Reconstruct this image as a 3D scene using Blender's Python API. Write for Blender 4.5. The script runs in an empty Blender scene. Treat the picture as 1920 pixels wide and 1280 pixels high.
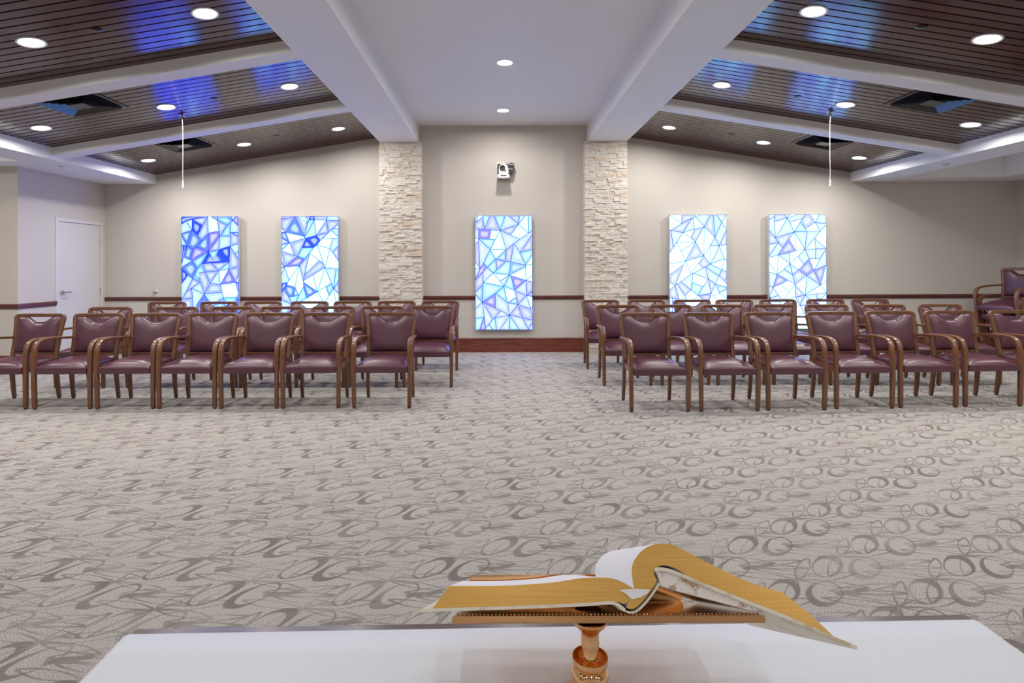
import bpy, bmesh, math, random
from mathutils import Vector, Matrix
random.seed(7)
S = bpy.context.scene
COL = S.collection
R = math.radians
# ------------------------------------------------------------------ camera constants
F = 1066.7; VX = 932.0; VY = 498.0; H = 1.38; ROLL = 0.0035

def ray(px, py):
    dx, dy = px-VX, py-VY
    return Vector(((dx - ROLL*dy)/F, 1.0, -(dy + ROLL*dx)/F))
EYE = Vector((0, 0, H))
def on_plane(px, py, p0, n):
    d = ray(px, py); t = (Vector(p0)-EYE).dot(n)/d.dot(n)
    return EYE + d*t

# ------------------------------------------------------------------ materials
def srgb(r, g, b):
    f = lambda c: (c/255/12.92) if c/255 <= .04045 else ((c/255+.055)/1.055)**2.4
    return (f(r), f(g), f(b), 1)
class NT:
    """tiny expression helper for node trees"""
    def __init__(s, name):
        s.m = bpy.data.materials.new(name); s.m.use_nodes = True
        s.t = s.m.node_tree; s.t.nodes.clear()
        s.out = s.t.nodes.new('ShaderNodeOutputMaterial')
    def n(s, typ, **kw):
        nd = s.t.nodes.new(typ)
        for k, v in kw.items(): setattr(nd, k, v)
        return nd
    def set(s, sock, v):
        if isinstance(v, bpy.types.NodeSocket): s.t.links.new(v, sock)
        else: sock.default_value = v
    def math(s, op, *a, clamp=False):
        nd = s.n('ShaderNodeMath', operation=op, use_clamp=clamp)
        for i, v in enumerate(a): s.set(nd.inputs[i], v)
        return nd.outputs[0]
    def add(s, a, b): return s.math('ADD', a, b)
    def sub(s, a, b): return s.math('SUBTRACT', a, b)
    def mul(s, a, b): return s.math('MULTIPLY', a, b)
    def absv(s, a): return s.math('ABSOLUTE', a)
    def maxv(s, a, b): return s.math('MAXIMUM', a, b)
    def smooth(s, v, lo, hi, a=0.0, b=1.0):
        nd = s.n('ShaderNodeMapRange', interpolation_type='SMOOTHSTEP')
        s.set(nd.inputs[0], v); s.set(nd.inputs[1], lo); s.set(nd.inputs[2], hi)
        s.set(nd.inputs[3], a); s.set(nd.inputs[4], b)
        return nd.outputs[0]
    def lin(s, v, lo, hi, a=0.0, b=1.0):
        nd = s.n('ShaderNodeMapRange')
        for i, q in enumerate((v, lo, hi, a, b)): s.set(nd.inputs[i], q)
        return nd.outputs[0]
    def mix(s, f, a, b, blend='MIX'):
        nd = s.n('ShaderNodeMix', data_type='RGBA', blend_type=blend)
        s.set(nd.inputs[0], f); s.set(nd.inputs[6], a); s.set(nd.inputs[7], b)
        return nd.outputs[2]
    def obj(s): return s.n('ShaderNodeTexCoord').outputs['Object']
    def pos(s): return s.n('ShaderNodeNewGeometry').outputs['Position']
    def mapping(s, v, scale=(1, 1, 1), rot=(0, 0, 0)):
        nd = s.n('ShaderNodeMapping'); s.set(nd.inputs[0], v)
        nd.inputs['Scale'].default_value = scale; nd.inputs['Rotation'].default_value = rot
        return nd.outputs[0]
    def noise(s, v, scale, detail=3, rough=.5, dist=0.0):
        nd = s.n('ShaderNodeTexNoise'); s.set(nd.inputs['Vector'], v)
        nd.inputs['Scale'].default_value = scale; nd.inputs['Detail'].default_value = detail
        nd.inputs['Roughness'].default_value = rough; nd.inputs['Distortion'].default_value = dist
        return nd.outputs[0]
    def bump(s, h, strength=.2, dist=.01):
        nd = s.n('ShaderNodeBump'); s.set(nd.inputs['Height'], h)
        nd.inputs['Strength'].default_value = strength; nd.inputs['Distance'].default_value = dist
        return nd.outputs[0]
    def bsdf(s, color, rough=.5, metal=0.0, spec=.5, normal=None, coat=0.0, coat_rough=.1, ior=1.5, sheen=0.0):
        b = s.n('ShaderNodeBsdfPrincipled')
        s.set(b.inputs['Base Color'], color); s.set(b.inputs['Roughness'], rough)
        s.set(b.inputs['Metallic'], metal); b.inputs['Specular IOR Level'].default_value = spec
        b.inputs['Coat Weight'].default_value = coat; b.inputs['Coat Roughness'].default_value = coat_rough
        b.inputs['IOR'].default_value = ior
        b.inputs['Sheen Weight'].default_value = sheen
        if normal is not None: s.set(b.inputs['Normal'], normal)
        s.t.links.new(b.outputs[0], s.out.inputs[0]); return s.m
    def emit(s, color, strength=1.0):
        e = s.n('ShaderNodeEmission'); s.set(e.inputs[0], color); s.set(e.inputs[1], strength)
        s.t.links.new(e.outputs[0], s.out.inputs[0]); return s.m

M = {}
def paint(name, c, rough=.6, var=.04, spec=.3, bstr=.05):
    t = NT(name); p = t.pos()
    n = t.noise(p, 1.3, 4); v = t.lin(n, 0, 1, 1-var, 1+var)
    col = t.mix(1.0, c, t.n('ShaderNodeCombineColor').outputs[0], 'MULTIPLY')
    cc = t.t.nodes[-2]
    for k in range(3): t.set(cc.inputs[k], v)
    M[name] = t.bsdf(col, rough, spec=spec, normal=t.bump(t.noise(p, 180, 2), bstr, .002)); return M[name]
def plain(name, c, rough=.5, metal=0., spec=.5, **k):
    t = NT(name)
    n = t.noise(t.obj(), 40, 2)
    M[name] = t.bsdf(c, t.lin(n, 0, 1, rough*.92, rough*1.08), metal, spec, **k); return M[name]

paint('wall_paint', (.55, .515, .47, 1))
paint('ceiling_paint', (.80, .80, .81, 1), .55)
paint('trim_paint', (.62, .61, .60, 1), .4)
paint('door_paint', (.60, .585, .57, 1), .35)
plain('white_plastic', (.8, .8, .82, 1), .3)
plain('dark_plastic', (.02, .02, .022, 1), .4)
plain('cream_plate', (.62, .58, .48, 1), .5)
plain('steel', (.62, .62, .64, 1), .25, 1.0)
plain('black_rubber', (.015, .013, .012, 1), .6)
plain('vent_metal', (.055, .053, .055, 1), .2, .8)
plain('panel_case', (.62, .64, .68, 1), .35, .3)
plain('light_trim', (.75, .75, .77, 1), .35)
plain('shadow_gap', (.006, .005, .005, 1), .8)
M['lamp_lens'] = NT('lamp_lens').emit((1.0, .98, .97, 1), 9.0)

def wood(name, dark, light, rough, axis_scale, coat=.3, grain=1.0, coat_rough=.12):
    t = NT(name); p = t.mapping(t.obj(), axis_scale)
    n1 = t.noise(p, 6*grain, 6, .6, 1.2); n2 = t.noise(p, 40*grain, 3, .6, .3)
    f = t.add(t.mul(n1, .7), t.mul(n2, .3))
    col = t.mix(t.smooth(f, .32, .68), dark, light)
    M[name] = t.bsdf(col, rough, coat=coat, coat_rough=coat_rough, normal=t.bump(n2, .06, .002)); return M[name]
wood('chair_wood', (.105, .037, .014, 1), (.185, .072, .027, 1), .38, (9, 9, 1.2), coat=.5, coat_rough=.16)
wood('baseboard_wood', (.085, .017, .009, 1), (.24, .055, .026, 1), .35, (.5, 6, 6), coat=.25, grain=.9)
wood('rail_wood', (.06, .014, .009, 1), (.13, .032, .02, 1), .35, (.5, 6, 6), coat=.25)
wood('table_wood', (.06, .035, .03, 1), (.13, .08, .07, 1), .3, (.6, 6, 6), coat=.3)

# dark glossy ceiling planks
t = NT('ceiling_planks'); p = t.mapping(t.pos(), (1.2, 14, 14))
n1 = t.noise(p, 3, 5, .6, .5); g = t.n('ShaderNodeNewGeometry')
isl = t.lin(g.outputs['Random Per Island'], 0, 1, .8, 1.25)
c = t.mix(t.smooth(n1, .3, .7), (.045, .015, .012, 1), (.080, .031, .025, 1))
cc = t.n('ShaderNodeCombineColor')
for k in range(3): t.set(cc.inputs[k], isl)
c = t.mix(1.0, c, cc.outputs[0], 'MULTIPLY')
M['ceiling_planks'] = t.bsdf(c, t.lin(g.outputs['Random Per Island'], 0, 1, .13, .20), spec=.5, ior=1.62, normal=t.bump(t.noise(p, 12, 3), .035, .002))

# burgundy vinyl
t = NT('burgundy_vinyl'); p = t.obj()
n = t.noise(p, 5, 2); b = t.noise(p, 420, 2)
c = t.mix(n, (.064, .0105, .026, 1), (.086, .0165, .037, 1))
M['burgundy_vinyl'] = t.bsdf(c, .37, spec=.85, normal=t.bump(t.add(t.mul(t.noise(p, 14, 2), 1.5), t.mul(b, .25)), .07, .004))
plain('piping_vinyl', (.02, .006, .009, 1), .4)

# stone ledger
t = NT('ledger_stone'); p = t.pos(); g = t.n('ShaderNodeNewGeometry')
n1 = t.noise(p, 9, 5, .65); n2 = t.noise(t.mapping(p, (1, 1, 2.0)), 34, 5, .75)
isl = g.outputs['Random Per Island']
base = t.mix(t.smooth(isl, .55, 1.0), (.84, .79, .72, 1), (.74, .63, .51, 1))
base = t.mix(t.smooth(isl, .0, .3, .55, 0.), base, (.87, .845, .80, 1))
col = t.mix(t.smooth(n2, .25, .7, .3, 0.), base, (.50, .41, .31, 1))
col = t.mix(t.smooth(n1, .55, .8, 0., .4), col, (.88, .84, .78, 1))
M['ledger_stone'] = t.bsdf(col, .85, spec=.2, normal=t.bump(t.add(n2, t.mul(n1, .6)), .9, .02))
plain('mortar', (.22, .18, .14, 1), .9)

# brass, gold page edge, paper, cloth
t = NT('brass'); p = t.obj()
M['brass'] = t.bsdf((.88, .52, .25, 1), t.lin(t.noise(p, 60, 2), 0, 1, .06, .12), 1.0, normal=t.bump(t.noise(p, 25, 2), .03, .003))
t = NT('gilt_edge'); p = t.mapping(t.obj(), (3, 3, 260))
nz = t.noise(p, 3, 3, .6)
c = t.mix(t.smooth(nz, .3, .7), (.70, .41, .10, 1), (.80, .48, .14, 1))
M['gilt_edge'] = t.bsdf(c, t.lin(nz, 0, 1, .26, .36), .65, normal=t.bump(nz, .03, .001))
paint('paper', (.86, .87, .91, 1), .6, .01, .3, .01)
t = NT('book_cover'); n = t.noise(t.obj(), 30, 5, .7)
M['book_cover'] = t.bsdf(t.mix(t.smooth(n, .50, .74), (.80, .75, .62, 1), (.55, .43, .26, 1)), .5)
t = NT('cover_scuffed'); n = t.noise(t.obj(), 70, 5, .75)
M['cover_scuffed'] = t.bsdf(t.mix(t.smooth(n, .50, .68), (.84, .79, .76, 1), (.40, .24, .10, 1)), .5)
t = NT('white_cloth'); p = t.obj()
w = t.noise(t.mapping(p, (1, 1, 1)), 3.0, 2)
M['white_cloth'] = t.bsdf((.74, .775, .84, 1), .55, spec=.35, normal=t.bump(t.add(w, t.mul(t.noise(p, 900, 1), .01)), .12, .01), sheen=.1)

# patterned carpet ---------------------------------------------------------
t = NT('carpet'); pos = t.pos()
warp = t.n('ShaderNodeTexNoise'); t.set(warp.inputs['Vector'], pos); warp.inputs['Scale'].default_value = 5; warp.inputs['Detail'].default_value = 2
sep = t.n('ShaderNodeSeparateXYZ'); t.set(sep.inputs[0], pos)
sw = t.n('ShaderNodeSeparateColor'); t.set(sw.inputs[0], warp.outputs['Color'])
X = t.add(sep.outputs[0], t.mul(t.sub(sw.outputs[0], .5), .022))
Y = t.add(sep.outputs[1], t.mul(t.sub(sw.outputs[1], .5), .022))
AX, BX, BY = .60, .30, .20
def wrap(v): return t.sub(t.math('FRACT', t.add(v, .5)), .5)
def local(cx, cy):
    """offset from the nearest lattice copy of the point (cx, cy)"""
    x = t.sub(X, cx); y = t.sub(Y, cy)
    tt = t.math('DIVIDE', y, BY); ss = t.math('DIVIDE', t.sub(x, t.mul(y, BX/BY)), AX)
    a = wrap(ss); b = wrap(tt)
    return t.add(t.mul(a, AX), t.mul(b, BX)), t.mul(b, BY)
def local_rect(cx, cy):
    return t.mul(wrap(t.math('DIVIDE', t.sub(X, cx), .6)), .6), t.mul(wrap(t.math('DIVIDE', t.sub(Y, cy), .4)), .4)
def ring(cx, cy, rx, ry, sh, w0, w1, ang):
    dx, dy = local(cx, cy)
    u = t.mul(t.sub(dx, t.mul(dy, sh)), 1/rx); v = t.mul(dy, 1/ry)
    r = t.math('SQRT', t.add(t.mul(u, u), t.mul(v, v)))
    w = t.add(w0, t.mul(t.maxv(t.add(t.mul(u, math.cos(ang)), t.mul(v, math.sin(ang))), -.2), w1))
    return t.smooth(t.sub(t.absv(t.sub(r, 1.0)), w), -.05, .05, 1, 0)
def lens(cx, cy, L, h, ang, w, rect=False, both=True):
    dx, dy = (local_rect if rect else local)(cx, cy)
    ca, sa = math.cos(ang), math.sin(ang)
    u = t.mul(t.add(t.mul(dx, ca), t.mul(dy, sa)), 1/L); v = t.sub(t.mul(dy, ca), t.mul(dx, sa))
    q = t.mul(u, u); arc = t.mul(t.sub(1.0, q), h)
    d = t.absv(t.sub(t.absv(v) if both else v, arc))
    ww = t.add(w*.45, t.mul(t.absv(u), w))
    line = t.smooth(t.sub(d, ww), -.0025, .0025, 1, 0)
    return t.mul(line, t.smooth(t.absv(u), .96, 1.04, 1, 0))
rings = t.maxv(ring(0, 0, .064, .084, .55, .09, .15, R(50)), ring(.178, -.006, .066, .084, .55, .09, .15, R(225)))
lines = lens(.385, -.005, .135, .014, R(-4), .0045)
lines = t.maxv(lines, lens(.36, .03, .16, .020, R(8), .0035))
lines = t.maxv(lines, lens(.40, -.05, .15, .018, R(-12), .0035))
for (cx, cy) in ((.115, .095), (.415, .295)):
    for an, LL, hh, sg in ((10, .145, .028, 1), (-14, .14, .020, 1), (-12, .14, .022, -1), (52, .115, .024, 1), (50, .115, .022, -1)):
        lines = t.maxv(lines, lens(cx+sg*LL*math.cos(R(an)), cy+sg*LL*math.sin(R(an)), LL, hh, R(an), .0042, True))
lines = t.maxv(lines, lens(.29, .0, .08, .006, R(12), .009))
fade = t.smooth(t.noise(pos, 2.6, 2), .35, .62, .45, 1.0)
fade2 = t.smooth(t.noise(pos, 4.1, 2), .38, .6, .5, 1.0)
speck = t.noise(pos, 210, 3, .85)
speck2 = t.noise(pos, 150, 3, .9)
ground = t.mix(t.smooth(speck, .42, .56), (.20, .18, .165, 1), (.545, .51, .475, 1))
ground = t.mix(t.smooth(t.noise(pos, 1.6, 2), .3, .7, 0, .35), ground, (.44, .425, .40, 1))
dark = t.mix(t.noise(pos, 3.3, 1), (.125, .104, .094, 1), (.20, .18, .158, 1))
c = t.mix(t.mul(lines, t.mul(fade2, .8)), ground, dark)
c = t.mix(t.mul(rings, t.mul(fade, .92)), c, dark)
M['carpet'] = t.bsdf(c, .95, spec=.1, normal=t.bump(t.add(speck2, t.mul(speck, .6)), .45, .008), sheen=.1)

# backlit art
t = NT('backlit_glass'); at = t.n('ShaderNodeAttribute'); at.attribute_name = 'Glow'
M['backlit_glass'] = t.emit(at.outputs['Color'], 1.0)

# ------------------------------------------------------------------ mesh helpers
def link(o, parent=None):
    COL.objects.link(o)
    if parent is not None: o.parent = parent
    return o
def obj(name, bm, mats, parent=None, smooth=False):
    me = bpy.data.meshes.new(name)
    bmesh.ops.recalc_face_normals(bm, faces=bm.faces[:])
    bm.to_mesh(me); bm.free()
    for m in (mats if isinstance(mats, (list, tuple)) else [mats]): me.materials.append(M[m])
    if smooth:
        for p in me.polygons: p.use_smooth = True
    return link(bpy.data.objects.new(name, me), parent)
def tag(o, label=None, cat=None, group=None, kind=None):
    if label: o['label'] = label
    if cat: o['category'] = cat
    if group: o['group'] = group
    if kind: o['kind'] = kind
    return o
def empty(name, loc=(0, 0, 0), rz=0., label=None, cat=None, group=None, kind=None):
    o = bpy.data.objects.new(name, None); o.empty_display_size = .05
    COL.objects.link(o); o.location = loc; o.rotation_euler = (0, 0, rz)
    return tag(o, label, cat, group, kind)
def children(o): return [c for c in COL.objects if c.parent == o]
def copy_tree(o, parent=None):
    c = o.copy(); COL.objects.link(c)
    if parent is not None: c.parent = parent
    for ch in KIDS.get(o.name, []): copy_tree(ch, c)
    return c
KIDS = {}
def note(root):
    KIDS[root.name] = children(root)
    for k in KIDS[root.name]: note(k)
def box(bm, x0, x1, y0, y1, z0, z1, mi=0, bev=0.0):
    vs = [bm.verts.new((x, y, z)) for z in (z0, z1) for y in (y0, y1) for x in (x0, x1)]
    fs = [bm.faces.new([vs[i] for i in q]) for q in ((0, 2, 3, 1), (4, 5, 7, 6), (0, 1, 5, 4), (2, 6, 7, 3), (0, 4, 6, 2), (1, 3, 7, 5))]
    for f in fs: f.material_index = mi
    if bev:
        r = bmesh.ops.bevel(bm, geom=list({e for f in fs for e in f.edges}), offset=bev, segments=2, profile=.6, affect='EDGES')
        for f in r['faces']: f.material_index = mi
def boxobj(name, *a, mat, parent=None, bev=0.):
    bm = bmesh.new(); box(bm, *a, bev=bev); return obj(name, bm, mat, parent)
def prism(bm, pts, off, mi=0, side=None):
    """closed polygon of 3D pts pushed along off; side(i) -> material of side face i"""
    a = [bm.verts.new(p) for p in pts]; b = [bm.verts.new(Vector(p)+off) for p in pts]
    n = len(pts)
    f = bm.faces.new(a); f.material_index = mi
    f = bm.faces.new(b[::-1]); f.material_index = mi
    for i in range(n):
        j = (i+1) % n; f = bm.faces.new((a[i], b[i], b[j], a[j])); f.material_index = side(i) if side else mi
def lathe(bm, prof, n=32, cx=0, cy=0, mi=0, cap=True):
    rings_ = []
    for r, z in prof: rings_.append([bm.verts.new((cx+r*math.cos(2*math.pi*k/n), cy+r*math.sin(2*math.pi*k/n), z)) for k in range(n)])
    for a, b in zip(rings_, rings_[1:]):
        for k in range(n):
            f = bm.faces.new((a[k], a[(k+1) % n], b[(k+1) % n], b[k])); f.material_index = mi
    if cap:
        bm.faces.new(rings_[0][::-1]).material_index = mi; bm.faces.new(rings_[-1]).material_index = mi
def smooth_path(pts, n=4):
    """Catmull-Rom through pts"""
    P = [Vector(p) for p in pts]; out = []
    for i in range(len(P)-1):
        p0 = P[max(i-1, 0)]; p1 = P[i]; p2 = P[i+1]; p3 = P[min(i+2, len(P)-1)]
        for k in range(n):
            s = k/n
            out.append(.5*((2*p1)+(p2-p0)*s+(2*p0-5*p1+4*p2-p3)*s*s+(3*p1-p0-3*p2+p3)*s**3))
    out.append(P[-1]); return out
def sweep(bm, path, w, h, side, mi=0, cr=.28, closed=False, nseg=2):
    """rounded-rectangle bar: w across `side`, h across the in-plane normal; w/h may be lists"""
    n = len(path); rings_ = []
    for i, p in enumerate(path):
        p = Vector(p)
        a = Vector(path[(i-1) % n]) if (closed or i > 0) else p
        b = Vector(path[(i+1) % n]) if (closed or i < n-1) else p
        tg = (b-a).normalized(); s = Vector(side); s = (s-tg*s.dot(tg)).normalized(); u = tg.cross(s)
        wi = (w[i] if isinstance(w, list) else w)/2; hi = (h[i] if isinstance(h, list) else h)/2
        c = min(wi, hi)*cr*2*.5; ring_ = []
        for qx, qy, a0 in ((1, 1, 0), (-1, 1, 90), (-1, -1, 180), (1, -1, 270)):
            for k in range(nseg+1):
                an = R(a0+90*k/nseg)
                ring_.append(bm.verts.new(p+s*(qx*(wi-c)+c*math.cos(an))+u*(qy*(hi-c)+c*math.sin(an))))
        rings_.append(ring_)
    m = len(rings_[0]); pairs = list(zip(rings_, rings_[1:])) + ([(rings_[-1], rings_[0])] if closed else [])
    for a, b in pairs:
        for k in range(m): bm.faces.new((a[k], a[(k+1) % m], b[(k+1) % m], b[k])).material_index = mi
    if not closed:
        bm.faces.new(rings_[0][::-1]); bm.faces.new(rings_[-1])
def tube(bm, path, r, n=8, closed=False, mi=0):
    sweep_side = Vector((.13, .21, .97)); rings_ = []; N = len(path)
    for i, p in enumerate(path):
        a = Vector(path[(i-1) % N]) if (closed or i) else Vector(p); b = Vector(path[(i+1) % N]) if (closed or i < N-1) else Vector(p)
        tg = (b-a).normalized(); s = sweep_side - tg*sweep_side.dot(tg)
        if s.length < .1: s = Vector((1, 0, 0)) - tg*tg.x
        s.normalize(); u = tg.cross(s); rr = r[i] if isinstance(r, list) else r
        rings_.append([bm.verts.new(Vector(p)+s*rr*math.cos(2*math.pi*k/n)+u*rr*math.sin(2*math.pi*k/n)) for k in range(n)])
    for a, b in list(zip(rings_, rings_[1:]))+([(rings_[-1], rings_[0])] if closed else []):
        for k in range(n): bm.faces.new((a[k], a[(k+1) % n], b[(k+1) % n], b[k])).material_index = mi
    if not closed: bm.faces.new(rings_[0][::-1]); bm.faces.new(rings_[-1])
def shade_auto(o, ang=35):
    for p in o.data.polygons: p.use_smooth = True
    bm = bmesh.new(); bm.from_mesh(o.data)
    for e in bm.edges:
        if len(e.link_faces) == 2 and e.calc_face_angle(0) > R(ang): e.smooth = False
    bm.to_mesh(o.data); bm.free(); return o

# ------------------------------------------------------------------ room dimensions
CX = .1025                                   # centre line of the room
def mir(x): return 2*CX - x
YB = 9.087; YN = -4.0                        # back wall, wall behind the viewer
XL, XR = -8.10, 8.30
ZC = 3.616                                   # flat centre ceiling
BO, BI = -1.83, -1.235                       # left beam outer / inner face
ZBB = 3.316                                  # beam underside
ZS0, SL = 3.437, .163                        # slanted ceiling height at BO, slope
XS = -5.443                                  # side soffit fascia
ZSO = 2.70
def zs(x): return ZS0 + SL*(x-BO)            # left slanted ceiling height
TH = math.atan(SL)

def st(name, *a, mat): return tag(boxobj(name, *a, mat=mat), kind='structure')
st('floor', XL-.1, XR+.1, YN-.1, YB+.1, -.08, 0, mat='carpet')
st('wall_back', -6.36, XR+.1, YB, YB+.12, 0, 3.9, mat='wall_paint')
st('wall_right', XR, XR+.12, YN, YB, 0, 3.9, mat='wall_paint')
st('wall_front', XL, XR, YN-.12, YN, 0, 3.9, mat='wall_paint')
st('wall_far_left', XL-.12, XL, YN, 7.43, 0, 3.9, mat='wall_paint')
st('wall_alcove', XL-.12, -6.26, 7.43, 7.55, 0, 3.9, mat='wall_paint')
# wall_left with the doorway (X=-6.26 plane, Y 7.43 .. YB)
bm = bmesh.new()
DY0, DY1, DZ = 8.10, 8.985, 2.05
box(bm, -6.38, -6.26, 7.55, DY0, 0, 3.9); box(bm, -6.38, -6.26, DY1, YB, 0, 3.9); box(bm, -6.38, -6.26, DY0, DY1, DZ, 3.9)
tag(obj('wall_left', bm, 'wall_paint'), kind='structure')

# centre ceiling and main beams
st('ceiling', BI-.02, mir(BI)+.02, YN, YB, ZC, ZC+.1, mat='ceiling_paint')
for k, (a, b) in enumerate(((BO, BI), (mir(BI), mir(BO)))):
    bm = bmesh.new(); box(bm, a, b, YN, YB, ZBB, 3.9, bev=.004)
    tag(obj('ceiling_beam', bm, 'ceiling_paint'), kind='structure')
# sloped cross beams, left and right
for sgn in (1, -1):
    for y0 in (6.97, 5.15, 3.33, 1.51, -.31, -2.13):
        bm = bmesh.new(); d = .105
        pts = [(BO+.03, zs(BO)-d), (XS-.01, zs(XS)-d), (XS-.01, zs(XS)+.05), (BO+.03, zs(BO)+.05)]
        pts = [Vector((x if sgn > 0 else mir(x), y0, z)) for x, z in pts]
        prism(bm, pts, Vector((0, .2, 0)))
        tag(obj('ceiling_crossbeam', bm, 'ceiling_paint'), kind='structure')
# plank ceilings (planks run across the room, real gaps between them)
for sgn in (1, -1):
    bm = bmesh.new(); pitch = .098; gap = .017
    e = Vector((1, 0, SL)).normalized(); nrm = Vector((-SL, 0, 1)).normalized()
    L = (BO-XS+.03)*math.sqrt(1+SL*SL); rr = random.Random(3)
    o0 = Vector((XS-.02, 0, zs(XS-.02)))
    y = YB-.004
    def slab(u0, u1, y0, y1, h0, h1, mi):
        pts = []
        for h in (h0, h1):
            for yy in (y0, y1):
                for u in (u0, u1):
                    p = o0+e*u+nrm*h; p.y = yy
                    if sgn < 0: p.x = mir(p.x)
                    pts.append(bm.verts.new(p))
        for q in ((0, 2, 3, 1), (4, 5, 7, 6), (0, 1, 5, 4), (2, 6, 7, 3), (0, 4, 6, 2), (1, 3, 7, 5)):
            bm.faces.new([pts[i] for i in q]).material_index = mi
    while y > YN:
        c1 = rr.uniform(.12, .88); c2 = (c1+.5) % 1.0
        cut = sorted([0, L, L*c1] + ([L*c2] if rr.random() < .4 and .1 < c2 < .9 else []))
        for a, b in zip(cut, cut[1:]):
            if b-a > .05: slab(a+.0006, b-.0006, y-pitch+gap, y, 0, .014, 0)
        y -= pitch
    slab(0, L, YN, YB, .030, .06, 1)
    tag(obj('ceiling', bm, ['ceiling_planks', 'shadow_gap']), kind='structure')
# side soffits: beam, tray and borders, left then right
def sofbox(*a): st('ceiling_soffit', *a, mat='ceiling_paint')
sofbox(-5.93, XS, YN, YB, ZSO, 3.3); sofbox(XL, -5.93, 7.07, YB, ZSO, 3.3); sofbox(XL, -7.48, YN, 7.07, ZSO, 3.3)
st('ceiling', -7.48, -5.93, YN, 7.07, 3.1, 3.2, mat='ceiling_paint')
sofbox(mir(XS), 6.195, YN, YB, ZSO, 3.3); sofbox(6.195, XR, 8.62, YB, ZSO, 3.3); sofbox(7.68, XR, YN, 8.62, ZSO, 3.3)
st('ceiling', 6.195, 7.68, YN, 8.62, 3.1, 3.2, mat='ceiling_paint')

# chair rails and baseboards (profiled)
def run(name, x0, x1, y0, y1, prof, mat):
    """prof: list of (depth, z); run along X if y0==y1 (faces -Y) else along Y (faces +X)"""
    bm = bmesh.new()
    if y0 == y1: prism(bm, [Vector((x0, y0-d, z)) for d, z in prof], Vector((x1-x0, 0, 0)))
    else: prism(bm, [Vector((x0+d, y0, z)) for d, z in prof], Vector((0, y1-y0, 0)))
    tag(obj(name, bm, mat), kind='structure')
RAIL = [(0, .838), (.012, .838), (.016, .846), (.016, .858), (.024, .866), (.024, .888), (.017, .895), (.010, .902), (0, .902)]
BASE = [(0, 0), (.016, 0), (.016, .195), (.020, .20), (.020, .214), (.012, .226), (0, .228)]
PL = [-1.835, -1.185]; PR = [1.385, 2.035]   # pillar faces
k = 1
for a, b in ((-6.26, PL[0]), (PL[1], PR[0]), (PR[1], XR)):
    run('trim_%d' % k, a, b, YB, YB, RAIL, 'rail_wood'); k += 1
    run('baseboard_back', a, b, YB, YB, BASE, 'baseboard_wood')
run('trim_4', -6.26, -6.26, 7.43, DY0-.03, RAIL, 'rail_wood'); run('trim_5', XL, -6.26+.024, 7.43, 7.43, RAIL, 'rail_wood')
run('baseboard_left', -6.26, -6.26, 7.43, DY0-.03, BASE, 'baseboard_wood'); run('baseboard_left', XL, -6.26+.02, 7.43, 7.43, BASE, 'baseboard_wood')

# door in the left wall
d = empty('door_1', (-6.26, 0, 0), kind='structure')
bm = bmesh.new()
box(bm, -.05, .008, DY0-.035, DY0+.012, 0, DZ+.035); box(bm, -.05, .008, DY1-.012, DY1+.035, 0, DZ+.035); box(bm, -.05, .008, DY0+.012, DY1-.012, DZ-.012, DZ+.035)
obj('door_frame', bm, 'trim_paint', d)
leaf = boxobj('door_leaf', -.045, -.003, DY0+.016, DY1-.016, .01, DZ-.016, mat='door_paint', parent=d, bev=.002)
bm = bmesh.new()
tube(bm, [(-.003, DY0+.085, 1.02), (.012, DY0+.085, 1.02)], .031, 20); tube(bm, [(.01, DY0+.085, 1.02), (.05, DY0+.085, 1.02)], .011, 12)
sweep(bm, smooth_path([(.052, DY0+.075, 1.02), (.055, DY0+.12, 1.021), (.052, DY0+.17, 1.018), (.047, DY0+.20, 1.014)]), .02, .013, (0, 0, 1))
shade_auto(obj('door_handle', bm, 'steel', leaf))
tag(boxobj('strike_plate', -.002, .0005+.001, DY0+.0165, DY0+.028, .96, 1.08, mat='steel', parent=leaf), 'steel latch plate')
for z in (1.77, 1.0, .25):
    bm = bmesh.new(); tube(bm, [(.002, DY1-.014, z-.05), (.002, DY1-.014, z+.05)], .008, 10); obj('hinge', bm, 'steel', d)

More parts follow.
